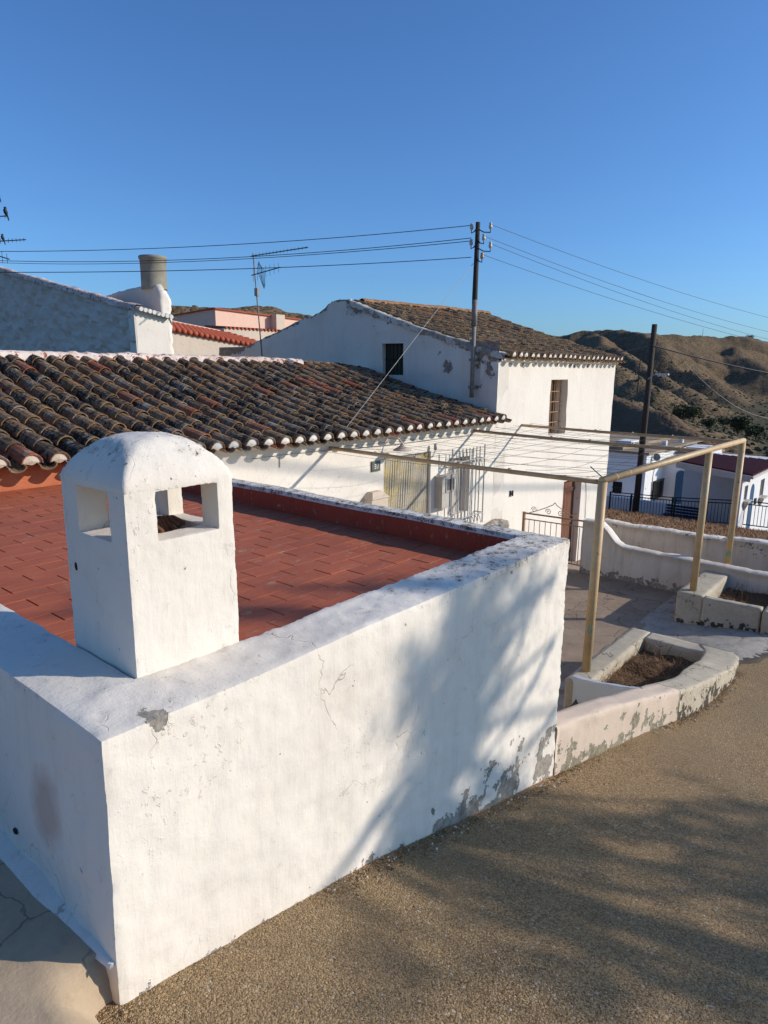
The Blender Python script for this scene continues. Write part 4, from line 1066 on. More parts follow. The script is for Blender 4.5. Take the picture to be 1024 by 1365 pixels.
pb = thing('wooden_pole', 'leaning dark wooden street lamp pole beyond the courtyard', 'pole', (27.45, 9.56, -6))
mb = MB(); mb.tube([(27.45, 9.58, -6.4), (27.45, 9.52, -2), (27.45, 9.47, 1.76)], [.130, .120, .102], 12); mb.build('shaft', M['polewood'], pb, True)
mb = MB(); mb.tube([(27.35, 9.5, -.35), (27.3, 9.3, -.18), (27.3, 9.15, -.14)], .025, 6); a_ = mb.build('lamp_arm', M['grey_metal'], pb)
mb = MB(); mb.obox((27.3, 8.95, -.15), (.07, 0, 0), (0, .24, .0), (0, 0, .035)); mb.obox((27.3, 8.98, -.20), (.05, 0, 0), (0, .14, 0), (0, 0, .03)); o = mb.build('lamp_head', M['lampgrey'], pb); o.parent = a_
mb = MB(); mb.tube([(27.4, 9.3, .0), (27.3, 9.1, .85), (27.3, 8.8, .6), (27.3, 8.5, .15), (27.3, 8.2, .35)], .012, 5); mb.tube([(27.4, 9.3, -.1), (27.3, 8.9, .5), (27.3, 8.7, .1), (27.3, 8.4, -.1)], .012, 5); mb.build('loose_cable', M['wire'], pb)
mb = MB(); mb.tube([(27.0, 9.75, -.9), (27.0, 9.75, .5)], .02, 5); mb.build('conduit', M['iron'], pb)
cable('service_cable', (27.4, 9.45, .95), (20, 16, 0.4), .4, .022, 'dark drooping cable from the wooden pole towards the tall house', 20)
cable('service_cable', (27.4, 9.4, .93), (48, -4.0, -.6), .9, .028, 'thick dark cable drooping right from the wooden pole', 30)
cable('service_cable', (27.3, 8.2, .35), (44.3, 7.0, -2.5), .85, .009, 'pale twisted cable falling right from the wooden pole lamp', 30, 'wire_light')

# ------------------------------------------------------------------ antennas and birds
def antenna(name, label, base, top, booms, group=None):
    t = thing(name, label, 'antenna', base)
    mb = MB(); mb.tube([base, top], .014, 8); mb.build('mast', M['polemetal'], t, True)
    for (p, q, ne, el, els) in booms:
        mb = MB(); p, q = Vector(p), Vector(q); mb.tube([p, q], .011, 6)
        d = (q - p).normalized(); s = d.cross(Vector((0, 0, 1))).normalized() if els == 'h' else Vector((0, 0, 1))
        for k in range(ne):
            c = p + (q - p) * ((k + .5) / ne); L = el * (1 - .4 * k / ne); mb.tube([c - s * L, c + s * L], .0045, 4)
        mb.build('boom', M['iron'], t)
    return t
a1 = antenna('tv_antenna', 'television antenna with two booms standing before the white gable', (9.70, 11.74, .10), (9.70, 11.95, 2.38),
        [((9.70, 12.02, 2.33), (9.75, 10.30, 2.34), 16, .05, 'v'), ((9.66, 11.98, 1.93), (9.72, 11.10, 2.03), 7, .14, 'v')])
mb = MB(); mb.box(9.66, 9.73, 11.80, 11.90, 1.50, 1.66); mb.build('amplifier_box', M['dish'], a1)
mb = MB()
for k in range(7):
    a = -1 + k / 3; mb.tube([(9.66 + a * .02, 11.72, 2.20 - .02 * abs(k - 3)), (9.58 + .05 * a, 11.62 - .02 * k, 1.98), (9.66, 11.60 - .01 * k, 1.62 + .02 * abs(k - 3))], .004, 4)
mb.build('reflector', M['iron'], a1)
a2 = antenna('tv_antenna', 'dark antenna at the left picture edge with small birds perched on it', (5.0, 14.0, -1.5), (5.2, 14.0, 3.4),
        [((5.25, 14.0, 2.22), (5.88, 14.0, 2.345), 9, .05, 'v'), ((5.30, 14.0, 3.02), (5.50, 14, 3.0), 2, .06, 'v'), ((5.3, 14.0, 2.66), (5.60, 14.0, 2.72), 3, .05, 'v'), ((5.3, 14, 2.0), (5.55, 14, 1.95), 3, .12, 'v')])
def bird(x, y, z, s, label):
    mb = MB()
    mb.tube([(x + .02 * s, y, z - .02 * s), (x + .01 * s, y, z + .02 * s), (x, y, z + .06 * s), (x - .01 * s, y, z + .10 * s), (x - .005 * s, y, z + .125 * s), (x, y, z + .15 * s), (x, y, z + .168 * s)], [.008 * s, .022 * s, .038 * s, .036 * s, .024 * s, .026 * s, .008 * s], 10)
    mb.tube([(x + .012 * s, y, z + .03 * s), (x + .035 * s, y, z - .04 * s), (x + .04 * s, y, z - .085 * s)], [.018 * s, .014 * s, .008 * s], 6)
    mb.tube([(x - .02 * s, y, z + .148 * s), (x - .045 * s, y, z + .145 * s)], [.008 * s, .001], 6)
    mb.tube([(x, y - .01, z + .03 * s), (x, y - .01, z - .01)], .004, 4); mb.tube([(x, y + .01, z + .03 * s), (x, y + .01, z - .01)], .004, 4)
    o = mb.build('bird', M['blackbird'], None, True); tag(o, label, 'bird', 'birds on the left antenna')
bird(5.57, 14, 2.72, .95, 'small black bird perched on the middle boom at the left antenna')
bird(5.47, 14, 2.265, .75, 'small black bird sitting low on the toothed antenna boom')
bird(5.47, 14, 3.01, .8, 'small black bird perched highest on the left antenna')

# ------------------------------------------------------------------ far house with porch
fh = thing('arched_house', 'white house with blue arched doors and red porch roof beyond the fence', 'house', (36, 10, -8.5))
mb = MB()
wall(mb, 'x', 36, 12.21, 17.5, -9.5, -4.40, [(13.40, 13.92, -6.65, -6.02, .2)], .3, -1, .6)
wall(mb, 'y', 12.21, 36, 38.89, -9.5, -4.40, [(37.25, 38.6, -7.2, -6.0, .3)], .3, -1, .6)
wall(mb, 'x', 38.89, 10.8, 12.21, -9.5, -4.9, [(10.95, 11.45, -7.6, -5.75, .25)], .3, -1, .4)
wall(mb, 'y', 10.8, 38.89, 45.4, -9.5, -4.9, (), .3, -1, .8)
mb.box(36.3, 46, 12.5, 17.5, -9.5, -4.6); mb.box(39.2, 45.4, 11.1, 12.6, -9.5, -4.9)
wall(mb, 'y', 5.81, 27.95, 36, -7.5, lambda x: -3.93, [(28.42, 28.95, -4.95, -4.36, .12), (29.45, 30.1, -6.5, -5.05, .2), (31.2, 31.95, -5.2, -4.45, .12)], .3, -1, .5)
wall(mb, 'x', 27.95, 5.81, 6.1, -7.5, -3.93, (), .3, -1, .5)
mb.box(31.6, 36, 6.1, 9.0, -7.5, -4.0)
mb.build('wall', M['white_far'], fh)
def arch_panel(parent, name, axis, c, a0, a1, z0, z1, mat, th=.05):
    mb = MB(); r = (a1 - a0) / 2; m = (a0 + a1) / 2
    pts = [(a0, z0), (a1, z0)] + [(m + r * math.cos(PI * k / 12), z1 + r * math.sin(PI * k / 12)) for k in range(13)]
    f = (lambda a, z, d: (a, c + d, z)) if axis == 'y' else (lambda a, z, d: (c + d, a, z))
    n = len(pts); mb.add([f(a, z, 0) for a, z in pts] + [f(a, z, -th) for a, z in pts], [tuple(range(n)), tuple(range(2 * n - 1, n - 1, -1))] + [(k, (k + 1) % n, n + (k + 1) % n, n + k) for k in range(n)])
    return mb.build(name, mat, parent)
arch_panel(fh, 'blue_door', 'x', 38.87, 10.93, 11.47, -7.6, -5.72, M['bluepaint'])
arch_panel(fh, 'arched_niche', 'y', 12.20, 37.2, 38.65, -6.5, -5.75, M['white_far'], .03)
mb = MB(); mb.box(37.25, 38.6, 12.10, 12.18, -6.95, -5.98); w = mb.build('window', M['dark'], fh)
mb = MB()
for k in range(8): mb.box(37.25 + k * .19, 37.29 + k * .19, 12.02, 12.06, -7.0, -5.95)
mb.box(37.2, 38.65, 12.0, 12.08, -6.0, -5.95); o = mb.build('window_grille', M['iron'], fh); o.parent = w
mb = MB(); mb.box(36.05, 36.1, 13.38, 13.94, -6.67, -6.0); w = mb.build('window', M['dark'], fh)
mb = MB()
for k in range(4): mb.box(35.93, 35.97, 13.44 + k * .14, 13.47 + k * .14, -6.68, -6.0)
mb.box(35.92, 35.98, 13.38, 13.94, -6.36, -6.32); o = mb.build('window_grille', M['iron'], fh); o.parent = w
# flat roof
mb = MB(); mb.box(35.85, 46.2, 12.05, 17.6, -4.40, -4.28); mb.box(36.2, 45, 13.6, 17.6, -4.28, -4.12); mb.box(38.7, 45.6, 10.7, 12.05, -4.90, -4.80)
mb.build('flat_roof', M['tile_far'], fh)
for (x0_, x1_, y0_, y1_, z0_, z1_, nm_) in ((38.2, 39.4, 13.9, 14.7, -4.12, -3.98, 'roof_kerb'), (40.2, 40.45, 12.6, 12.85, -4.28, -4.0, 'vent'), (42.6, 42.85, 12.4, 12.65, -4.28, -4.0, 'vent'), (42.0, 44.0, 10.5, 12.0, -4.9, -4.45, 'roof_block')):
    mb = MB(); mb.box(x0_, x1_, y0_, y1_, z0_, z1_); mb.build(nm_, M['white_far'], fh)
# porch roof
mb = MB(); m_ = .26 / 2.38
def prz(y): return -3.83 + m_ * (y - 5.81)
P = [(27.95, 5.6), (36, 5.6), (32.2, 8.45), (27.95, 8.3)]
P = [(27.95, 5.55), (33.2, 5.55), (32.6, 7.0), (31.3, 8.45), (27.95, 8.25)]
mb.add([(x, y, prz(y)) for x, y in P] + [(x, y, prz(y) - .09) for x, y in P], [(0, 1, 2, 3, 4), (9, 8, 7, 6, 5)] + [(k, 5 + k, 5 + (k + 1) % 5, (k + 1) % 5) for k in range(5)])
for k in range(24):
    x = 28.05 + k * .21; ye = 8.25 if x < 31.2 else 8.45 - (x - 31.2) * 1.45
    if ye > 5.8: mb.tube([(x, 5.50, prz(5.5) + .02), (x, ye, prz(ye) + .02)], .055, 6)
pr = mb.build('porch_roof', M['tile_dark'], fh)
mb = MB(); mb.obox((27.93, 6.92, prz(6.92) - .13), (.04, 0, 0), (0, 1.36, m_ * 1.36), (0, 0, .12)); mb.box(27.9, 33.2, 5.46, 5.54, prz(5.5) - .12, prz(5.5) - .02)
o = mb.build('fascia', M['fascia'], fh); o.parent = pr
mb = MB(); mb.box(28.40, 28.97, 5.86, 5.92, -4.97, -4.34); mb.build('window', M['glass'], fh)
mb = MB(); mb.box(31.18, 31.97, 5.86, 5.92, -5.22, -4.43); mb.build('window', M['glass'], fh)
for (a, b, z) in ((28.38, 28.99, -4.99), (31.16, 31.99, -5.24)):
    mb = MB(); n = 10; m = (a + b) / 2; r = (b - a) / 2
    mb.add([(a, 5.78, z), (b, 5.78, z)] + [(m + r * math.cos(PI * k / n), 5.78, z - .35 * math.sin(PI * k / n)) for k in range(n + 1)] + [(a, 5.60, z), (b, 5.60, z)], [tuple([1, 0] + list(range(2 + n, 1, -1)))][:1] + [(0, 1, n + 4, n + 3)] + [(2 + k, 3 + k, n + 3) for k in range(n)] )
    mb.box(a, b, 5.62, 5.79, z, z + .05); mb.build('window_apron', M['meter'], fh)
arch_panel(fh, 'blue_door', 'y', 5.80, 29.45, 30.1, -6.6, -4.75, M['bluepaint'], -.05)
mb = MB(); mb.box(30.35, 30.5, 5.74, 5.80, -5.35, -5.1); mb.build('wall_plate', M['plate'], fh)
mb = MB(); mb.lathe([(.0, -.02), (.10, .0), (.18, .03), (.2, .05)], (0, 0, 0), 20)
mb.v = [(37.1 - z * 1.0 - .1, 12.0 + x, -4.60 + y) for x, y, z in [(v[0], v[1], v[2]) for v in mb.v]]
mb.tube([(37.1, 12.0, -4.62), (37.0, 12.15, -4.8), (37.0, 12.6, -4.8)], .015, 5); mb.build('satellite_dish', M['dish'], fh, True)
mb = MB(); mb.box(41.0, 41.35, 10.66, 10.8, -6.9, -6.0); mb.build('wall_fountain', M['darkstone'], fh)

pw = MB(); 
wall(pw, 'x', 32.2, 6.3, 16.2, -8, lambda y: -6.15 + .0 * y, (), .25, -1, .5); pw.box(32.2, 36, 6.3, 16, -8, -7.6)
tag(pw.build('porch_wall', M['white_far'], None), 'low white wall behind the black railings in front of the arched house', 'wall')
# furniture on the porch
mb = MB(); random.seed(6)
def chair(x, y, z, label):
    t = thing('plastic_chair', label, 'chair', (x, y, z), 'pale chairs on the porch')
    m = MB(); m.box(x - .22, x + .22, y - .22, y + .22, z + .40, z + .43); m.build('seat', M['plastic'], t)
    m = MB(); m.box(x + .18, x + .22, y - .22, y + .22, z + .43, z + .85); m.build('backrest', M['plastic'], t)
    for a in (-1, 1):
        for b in (-1, 1): m = MB(); m.tube([(x + a * .19, y + b * .19, z), (x + a * .19, y + b * .19, z + .4)], .02, 5); m.build('leg', M['plastic'], t)
chair(33.3, 7.85, -6.50, 'pale pink chair on the porch, left one of the pair'); chair(33.3, 7.2, -6.52, 'pale pink chair on the porch nearer the front house corner')
t = thing('porch_table', 'small table piled with pots between the porch chairs', 'table', (33.5, 7.5, -6.5))
m = MB(); m.box(33.3, 33.8, 7.35, 7.65, -5.92, -5.88); m.build('tabletop', M['plastic'], t)
for a in (33.35, 33.75):
    for b in (7.4, 7.6): m = MB(); m.tube([(a, b, -6.5), (a, b, -5.9)], .02, 5); m.build('leg', M['plastic'], t)
m = MB(); m.lathe([(.0, 0), (.07, 0), (.09, .12), (.11, .18), (.08, .18), (0, .15)], (33.5, 7.45, -5.88), 10); tag(m.build('flower_pot', M['flue'], None, True), 'brown flower pot on the small porch table', 'pot')
m = MB(); vs = []
for i in range(14):
    for j in range(10): vs.append((32.35 + j * .09, 8.25 + i * .07, -5.98 - .5 * max(0, .25 - j * .09) + .05 * fbm((i, j, 0), .4) + (-.12 if j == 0 else 0)))
m.add(vs, [(i * 10 + j, i * 10 + j + 1, (i + 1) * 10 + j + 1, (i + 1) * 10 + j) for i in range(13) for j in range(9)])
tag(m.build('blue_cloth', M['bluecloth'], None, True), 'pale blue cloth spread on the low porch wall', 'cloth')
bn = thing('navy_bench', 'dark navy slatted bench behind the black railings', 'bench', (30.4, 8.6, -6.6))
for z in (-6.15, -6.02, -5.89): m = MB(); m.box(30.55, 30.60, 7.9, 9.3, z - .045, z + .045); m.build('back_slat', M['navy'], bn)
m = MB(); m.box(30.1, 30.55, 7.9, 9.3, -6.28, -6.22); m.build('seat', M['navy'], bn)
for y in (7.95, 9.2):
    m = MB(); m.box(30.15, 30.55, y, y + .06, -6.7, -6.28); m.build('leg', M['iron'], bn)

# ------------------------------------------------------------------ railings
def railing(label, a, b, ztop, h, ends):
    a = Vector(a); b = Vector(b); L = (b - a).length; t = thing('railing', label, 'fence', a, 'black railings along the dry grass'); d = (b - a).normalized()
    m = MB()
    for z in (0, -.12, -h + .06): m.tube([a + Vector((0, 0, z)), b + Vector((0, 0, z))], .022, 5)
    m.build('rail', M['iron'], t)
    m = MB(); n = int(L / .118)
    for k in range(1, n): c = a + (b - a) * k / n; m.tube([c + Vector((0, 0, -.12)), c + Vector((0, 0, -h + .06))], .011, 4, cap=False)
    m.build('bars', M['iron'], t)
    for s in ends:
        c = a + (b - a) * s; m = MB(); m.box(c.x - .03, c.x + .03, c.y - .03, c.y + .03, c.z - h - .1, c.z + .02); m.build('post', M['iron'], t)
railing('left panel of black iron railings behind the wooden pole', (27.8, 10.82, -5.12), (28.0, 8.30, -5.06), 0, .95, (0, .35, 1))
railing('middle panel of black iron railings in front of the navy bench', (28.0, 8.20, -5.05), (28.6, 6.08, -4.98), 0, .98, (0, .5, 1))
railing('right panel of black iron railings before the front arched door', (28.75, 5.92, -4.98), (29.4, 2.6, -5.05), 0, 1.0, (0, .5, 1))

# dry field
def fz(x, y): return float(np.interp(x, [15, 15.4, 22, 28, 29.6, 31, 36], [-3.58, -3.62, -4.72, -5.98, -6.25, -6.6, -7.9])) + .04 * fbm((x, y, 0), .8)
sheet('dry_field', lin(15.1, 31.9, 110), lin(-12, 22, 130), fz, M['field'], None, .02, 3)
random.seed(50)
weeds(15.4, 29, 1.5, 11.5, fz, 15000, .16, M['weed2'], 'dry_grass', 'rust brown dry grass between the retaining wall and the railings', None, .010, 1.0)

# ------------------------------------------------------------------ terrain and hills
RIDGES = [
 ([(20.0, 176, 12), (68.3, 155.7, 14.3), (78.3, 145.3, 14.5), (86.5, 134.6, 14.2), (95.7, 128.2, 13.6), (105.4, 127.0, 13.8), (116.6, 123.7, 12.8), (138.1, 115.5, 9.7), (170, 100, 0)], .32, 0),
 ([(656.0, 457.9, 33.4), (667.6, 363.1, 35.8), (641.5, 280.1, 35.5), (600.1, 222.5, 32.2), (648.5, 204.5, 29.2), (716.8, 183.9, 29.9), (740.0, 173.0, 32.7), (784.7, 155.6, 27.4), (846.1, 81.3, 19.2), (898.0, -60.2, 12.2), (900, -400, 8)], .40, 0),
 ([(600.1, 222.5, 32.2), (530.1, 180.5, 20.3), (478.0, 146.8, 5.8), (425.3, 112.6, -6.8), (380.5, 85.4, -16.3)], .60, 0),
 ([(641.5, 280.1, 35.5), (481.2, 197.0, 16.4), (394.6, 143.7, 1.4), (334.5, 103.1, -9.1), (289.9, 77.3, -13.5)], .60, 0),
 ([(644.6, 320.8, 31.6), (368.6, 155.4, 5.3), (280.0, 107.8, -3.6), (247.0, 81.1, -9.5)], .58, 0),
 ([(170, 100, 3), (125.5, 62.0, -0.4), (111.0, 45.6, -4.2), (103.5, 37.2, -5.8), (95.2, 30.5, -6.7), (88.8, 24.1, -9.6), (85.6, 20.6, -13)], 1.25, 1),
 ([(716.8, 183.9, 29.9), (624.2, 141.4, 11.8), (549.8, 106.5, -2.8), (496.0, 63.2, -15.7)], .35, 0),
]
def terr_h(X, Y):
    X = np.asarray(X, float); Y = np.asarray(Y, float)
    base = np.interp(X, [-4000, -60, -8, 14, 30, 36, 60, 110, 260, 520, 900, 4000], [-8, -6, -4.8, -4.8, -6.9, -8.3, -11.5, -15.5, -19, -18, -12, -5])
    base = np.where(Y > 40, base + np.clip((Y - 40) * .04, 0, 6), base)
    rl = np.interp(X, RX, RZ) - .25
    base = np.where((Y < 1.2) & (Y > -16) & (X < 60) & (X > -9), np.minimum(rl, np.where(X > 30, base, rl)), base)
    H = base.copy(); D = np.full_like(H, 1e9); bare = np.zeros_like(H)
    for pts, sl, bf in RIDGES:
        lift = 1.6 if pts[0][0] == 20.0 else (3.0 if not bf else 1.6)
        best = np.full_like(H, -1e9)
        for (x0, y0, z0), (x1, y1, z1) in zip(pts[:-1], pts[1:]):
            dx, dy = x1 - x0, y1 - y0; L2 = dx * dx + dy * dy
            t = np.clip(((X - x0) * dx + (Y - y0) * dy) / L2, 0, 1)
            d = np.hypot(X - x0 - t * dx, Y - y0 - t * dy); z = z0 + (z1 - z0) * t + lift
            h = z - sl * (np.sqrt(d * d + 9) - 3)
            best = np.maximum(best, h)
        k = 2.0; m = best > H
        if bf: bare = np.where(m, 1.0, bare)
        else: bare = np.where(m, 0.0, bare)
        D = np.where(m, np.minimum(D, 1e9), D)
        H = np.where(m, best, H)
    return H, base, bare
azs = sorted(set([round(a, 3) for a in list(np.arange(-180, 3, 4.0)) + list(np.arange(3, 40, .13)) + list(np.arange(40, 80, .33)) + list(np.arange(80, 180, 4.0))]))
rs = [9.0]
while rs[-1] < 3500:
    r_ = rs[-1]; rs.append(r_ * (1.028 if r_ < 60 else (1.0135 if r_ < 1000 else 1.12)))
AZ, RR = np.meshgrid(np.radians(azs), rs)
GXx = RR * np.cos(AZ); GYy = RR * np.sin(AZ); Hh, Bb, Br = terr_h(GXx, GYy)
def gully(x, y, up):
    v = Vector((x, y, 0))
    n = 1 - abs(mn.fractal(v * .011, .9, 2.0, 3)) * 2.2
    n2 = 1 - abs(mn.fractal(v * .034 + Vector((9, 2, 0)), .8, 2.1, 4)) * 2
    n3 = mn.fractal(v * .12, .7, 2.0, 3)
    k = min(1.0, up / 10.0)
    return k * (-(1 - n) * 4.2 + (n2 - .5) * 1.0) + n3 * (.2 + .25 * k)
fl = []; nr_, na_ = GXx.shape
for j in range(nr_):
    for i in range(na_):
        x, y, h, b_ = GXx[j, i], GYy[j, i], Hh[j, i], Bb[j, i]; r = RR[j, i]
        if r > 55: h = h + gully(x, y, max(0, h - b_)) * min(1, (r - 55) / 60) * (.35 if Br[j, i] > .5 else 1) - (1.2 * abs(mn.noise(Vector((x * .12, y * .12, 3)))) if Br[j, i] > .5 else 0)
        fl.append((float(x), float(y), float(h)))
mb = MB(); na = na_
mb.v = fl
for j in range(nr_ - 1):
    for i in range(na):
        i2 = (i + 1) % na; mb.f.append((j * na + i, (j + 1) * na + i, (j + 1) * na + i2, j * na + i2)); mb.m.append(0)
b0 = len(mb.v); mb.v.append((0, 0, -5.2))
for i in range(na): mb.f.append((i, (i + 1) % na, b0)); mb.m.append(0)
mb.a['bare'] = [float(v) for v in Br.ravel()] + [0.0]
mb.a['green'] = [float(1.0 if (h - b_) < 1.0 and 70 < r < 420 else 0.0) for h, b_, r in zip(Hh.ravel(), Bb.ravel(), RR.ravel())] + [0.0]
tag(mb.build('ground', M['hill'], None, True), kind='structure')

def hgt(x, y):
    H, B, _ = terr_h([x], [y]); h = float(H[0]); r = math.hypot(x, y)
    if r > 55: h += gully(x, y, max(0, h - float(B[0]))) * min(1, (r - 55) / 60) * (.35 if _[0] > .5 else 1)
    return h, float(B[0])
random.seed(77)
mb = MB()
ICO = []
def bush(mb, x, y, z, s):
    vs = []; fs = []
    for a in range(1, 4):
        for b in range(6):
            th = PI * a / 4.5; ph = 2 * PI * (b + .5 * (a % 2)) / 6; q = s * ru(.65, 1.15)
            vs.append((x + q * math.sin(th) * math.cos(ph), y + q * math.sin(th) * math.sin(ph), z + q * .8 * math.cos(th) + s * .2))
    vs.append((x, y, z + s * ru(.8, 1.1))); 
    for a in range(2):
        for b in range(6): fs.append((a * 6 + b, (a + 1) * 6 + b, (a + 1) * 6 + (b + 1) % 6, a * 6 + (b + 1) % 6))
    for b in range(6): fs.append((b, (b + 1) % 6, 18))
    mb.add(vs, fs)
for _ in range(2800):
    u = rnd(); r = 75 * (520 / 75) ** (u ** .8); az = math.radians(ru(6, 34) if rnd() < .8 else ru(48, 74))
    x, y = r * math.cos(az), r * math.sin(az); h, b_ = hgt(x, y)
    if 82 < r < 150 and h > b_ + 1: continue
    s = ru(.25, .6) * (1.0 + r / 500) if h - b_ > 1.5 else ru(.35, 1.0)
    bush(mb, x, y, h - .1, s)
tag(mb.build('scrub', M['scrub'], None), 'dry scrub dotted over the hillsides and valley floor', 'scrub', kind='stuff')

# ------------------------------------------------------------------ trees
def leafcloud(mb, c, R, n, s, flat=.8):
    for _ in range(n):
        while True:
            p = Vector((ru(-1, 1), ru(-1, 1), ru(-1, 1)))
            if p.length < 1: break
        p = Vector((p.x * R, p.y * R, p.z * R * flat)) + Vector(c)
        a = Vector((ru(-1, 1), ru(-1, 1), ru(-1, 1))).normalized(); b = a.cross(Vector((ru(-1, 1), ru(-1, 1), ru(-1, 1)))).normalized(); l = s * ru(.6, 1.4)
        mb.add([p - a * l, p + b * l * .45, p + a * l, p - b * l * .45], [(0, 1, 2, 3)])
def fartree(x, y, R, label):
    h, _ = hgt(x, y); t = thing('valley_tree', label, 'tree', (x, y, h), 'dark trees on the valley floor')
    m = MB(); m.tube([(x, y, h - .4), (x + .1, y, h + R * .6), (x, y + .1, h + R)], [.22, .16, .08], 6); m.build('trunk', M['bark'], t)
    m = MB()
    for _ in range(9):
        a = ru(0, 2 * PI); q = ru(0, .65) * R; c = (x + q * math.cos(a), y + q * math.sin(a), h + R * ru(.55, 1.15)); leafcloud(m, c, R * ru(.35, .55), 130, R * .09)
    m.build('crown', M['leaf_far'], t)
FT = [((220.3, 66.2), 3.2, 'dark tree farthest left on the valley floor right of the wooden pole'), ((201.4, 59.3), 3.6, 'broad dark valley tree in the left clump'),
      ((192.6, 53.8), 3.0, 'smaller dark valley tree just right of the broad clump'), ((212.9, 55.3), 2.6, 'small round valley tree set back behind the clump'),
      ((233.3, 56.1), 2.6, 'little distant valley tree under the spur foot'), ((185.5, 41.1), 3.6, 'wide dark valley tree right of centre'), ((176.5, 35.1), 3.0, 'dark valley tree closest to the right picture edge')]
for (x, y), R, l in FT: fartree(x, y, R, l)
def ridge_bush(x, y, label):
    h, _ = hgt(x, y); t = thing('ridge_shrub', label, 'shrub', (x, y, h), 'shrubs on the skyline'); m = MB()
    for _ in range(5): leafcloud(m, (x + ru(-4, 4), y + ru(-4, 4), h + ru(0.5, 2.0)), 2.0, 70, .5)
    m.build('crown', M['leaf_far'], t)
for (x, y), l in (((752, 166), 'clump of shrubs on the skyline at the right'), ((741, 181), 'small shrub on the skyline left of the bigger clump')): ridge_bush(x, y, l)
for (az, r, hh, l) in ((28.4, 660, 7, 'faint mast on the skyline just right of the tall house roof'), (15.6, 700, 9, 'faint mast on the skyline right of the wooden pole')):
    x, y = r * math.cos(math.radians(az)), r * math.sin(math.radians(az)); h, _ = hgt(x, y)
    m = MB(); m.tube([(x, y, h - 2), (x, y, h + hh)], [.3, .15], 5); tag(m.build('mast', M['grey_metal'], None), l, 'mast', 'distant masts')

# the tree beside the road whose boughs shade the wall and the asphalt
random.seed(123)
SD = Vector((.82, -1, .56)).normalized()
tr = thing('roadside_tree', 'sparse tree beside the road that shades the white wall and asphalt', 'tree', (5.5, -8.0, -2.85))
wood = MB(); leaves = MB()
def leaf(q, l):
    a = Vector((ru(-1, 1), ru(-1, 1), ru(-1.4, .3))).normalized(); b = a.cross(Vector((ru(-1, 1), ru(-1, 1), ru(-1, 1)))).normalized()
    leaves.add([q - a * l, q + b * l * .3, q + a * l, q - b * l * .3], [(0, 1, 2, 3)])
def twig(p, d, L, r, n):
    pts = [p]; rr = [r]
    for k in range(5):
        d = (d + Vector((ru(-1, 1), ru(-1, 1), ru(-1, .7))) * .22).normalized(); p = p + d * (L / 5); pts.append(p); rr.append(r * (1 - .16 * (k + 1)))
        for _ in range(n): leaf(p + Vector((ru(-1, 1), ru(-1, 1), ru(-1, 1))) * .045, ru(.018, .042))
    wood.tube(pts, rr, 4)
BOUGHS = [((3.10, -1.05), (2.67, -1.06), (2.35, -1.18), (2.14, -1.41), (1.94, -1.59), (1.66, -1.63)), ((2.48, -1.15), (2.18, -1.16), (1.88, -1.24), (1.74, -1.37)),
          ((3.14, -1.39), (2.91, -1.57), (2.66, -1.71), (2.40, -1.78)), ((3.25, -1.83), (2.99, -1.90), (2.76, -1.92)), ((2.9, -1.05), (2.75, -1.30), (2.50, -1.50), (2.30, -1.72))]
TOP = Vector((7.0, -4.6, 1.75))
wood.tube([(5.5, -8.0, -3.2), (5.75, -7.3, -1.8), (6.3, -6.2, -.4), (6.7, -5.3, .8), TOP], [.17, .14, .12, .10, .07], 10)
heads = []
for k, B in enumerate(BOUGHS):
    T0 = 7.4 + .25 * k
    pts = [Vector((x, 1.44, z)) + SD * (T0 + .15 * math.sin(i * 2 + k)) for i, (x, z) in enumerate(B)]
    heads.append(pts[0])
    wood.tube(pts, [.022 - .0035 * i for i in range(len(pts))], 6)
    for a, b in zip(pts[:-1], pts[1:]):
        d0 = (b - a).normalized(); n = max(3, int((b - a).length / .035))
        for q in range(n):
            p = a + (b - a) * (q / n); d = (d0 * ru(.5, 1.2) + Vector((ru(-1, 1), ru(-1, 1), ru(-1, .8))) * .75).normalized()
            if mn.noise(p * 3.2) > -.02: twig(p, d, ru(.10, .26), .0035, 1)
RB = [((1.72, 1.16), (1.80, 1.08), (1.95, 1.02), (2.12, .88)), ((2.50, 1.25), (2.8, 1.22), (2.78, 1.15), (2.88, .93), (2.98, .79)), ((2.76, .5), (2.78, .36), (2.96, .30), (3.2, .1)), ((1.92, .53), (2.06, .34), (2.05, .2), (2.3, -.1)), ((2.9, .95), (3.2, .9), (3.53, .85)), ((1.6, .9), (1.75, .7), (1.95, .6)), ((3.4, .55), (3.0, .60), (2.7, .72)), ((3.9, .2), (3.5, .3), (3.1, .35)), ((2.5, .2), (2.3, .45), (2.2, .6))]
for k, B in enumerate(RB):
    T0 = 7.2 + .2 * k
    pts = [Vector((x, y, hr(x))) + SD * (T0 + .12 * math.sin(i * 2 + k)) for i, (x, y) in enumerate(B)]
    heads.append(pts[-1]); wood.tube(pts, .014, 5)
    for a, b in zip(pts[:-1], pts[1:]):
        n = max(3, int((b - a).length / .028))
        for q in range(n):
            p = a + (b - a) * (q / n)
            if mn.noise(p * 2.6) > -.15: twig(p + Vector((ru(-1, 1), ru(-1, 1), ru(-1, 1))) * .10, Vector((ru(-1, 1), ru(-1, 1), ru(-1, .8))).normalized(), ru(.10, .28), .004, 4)
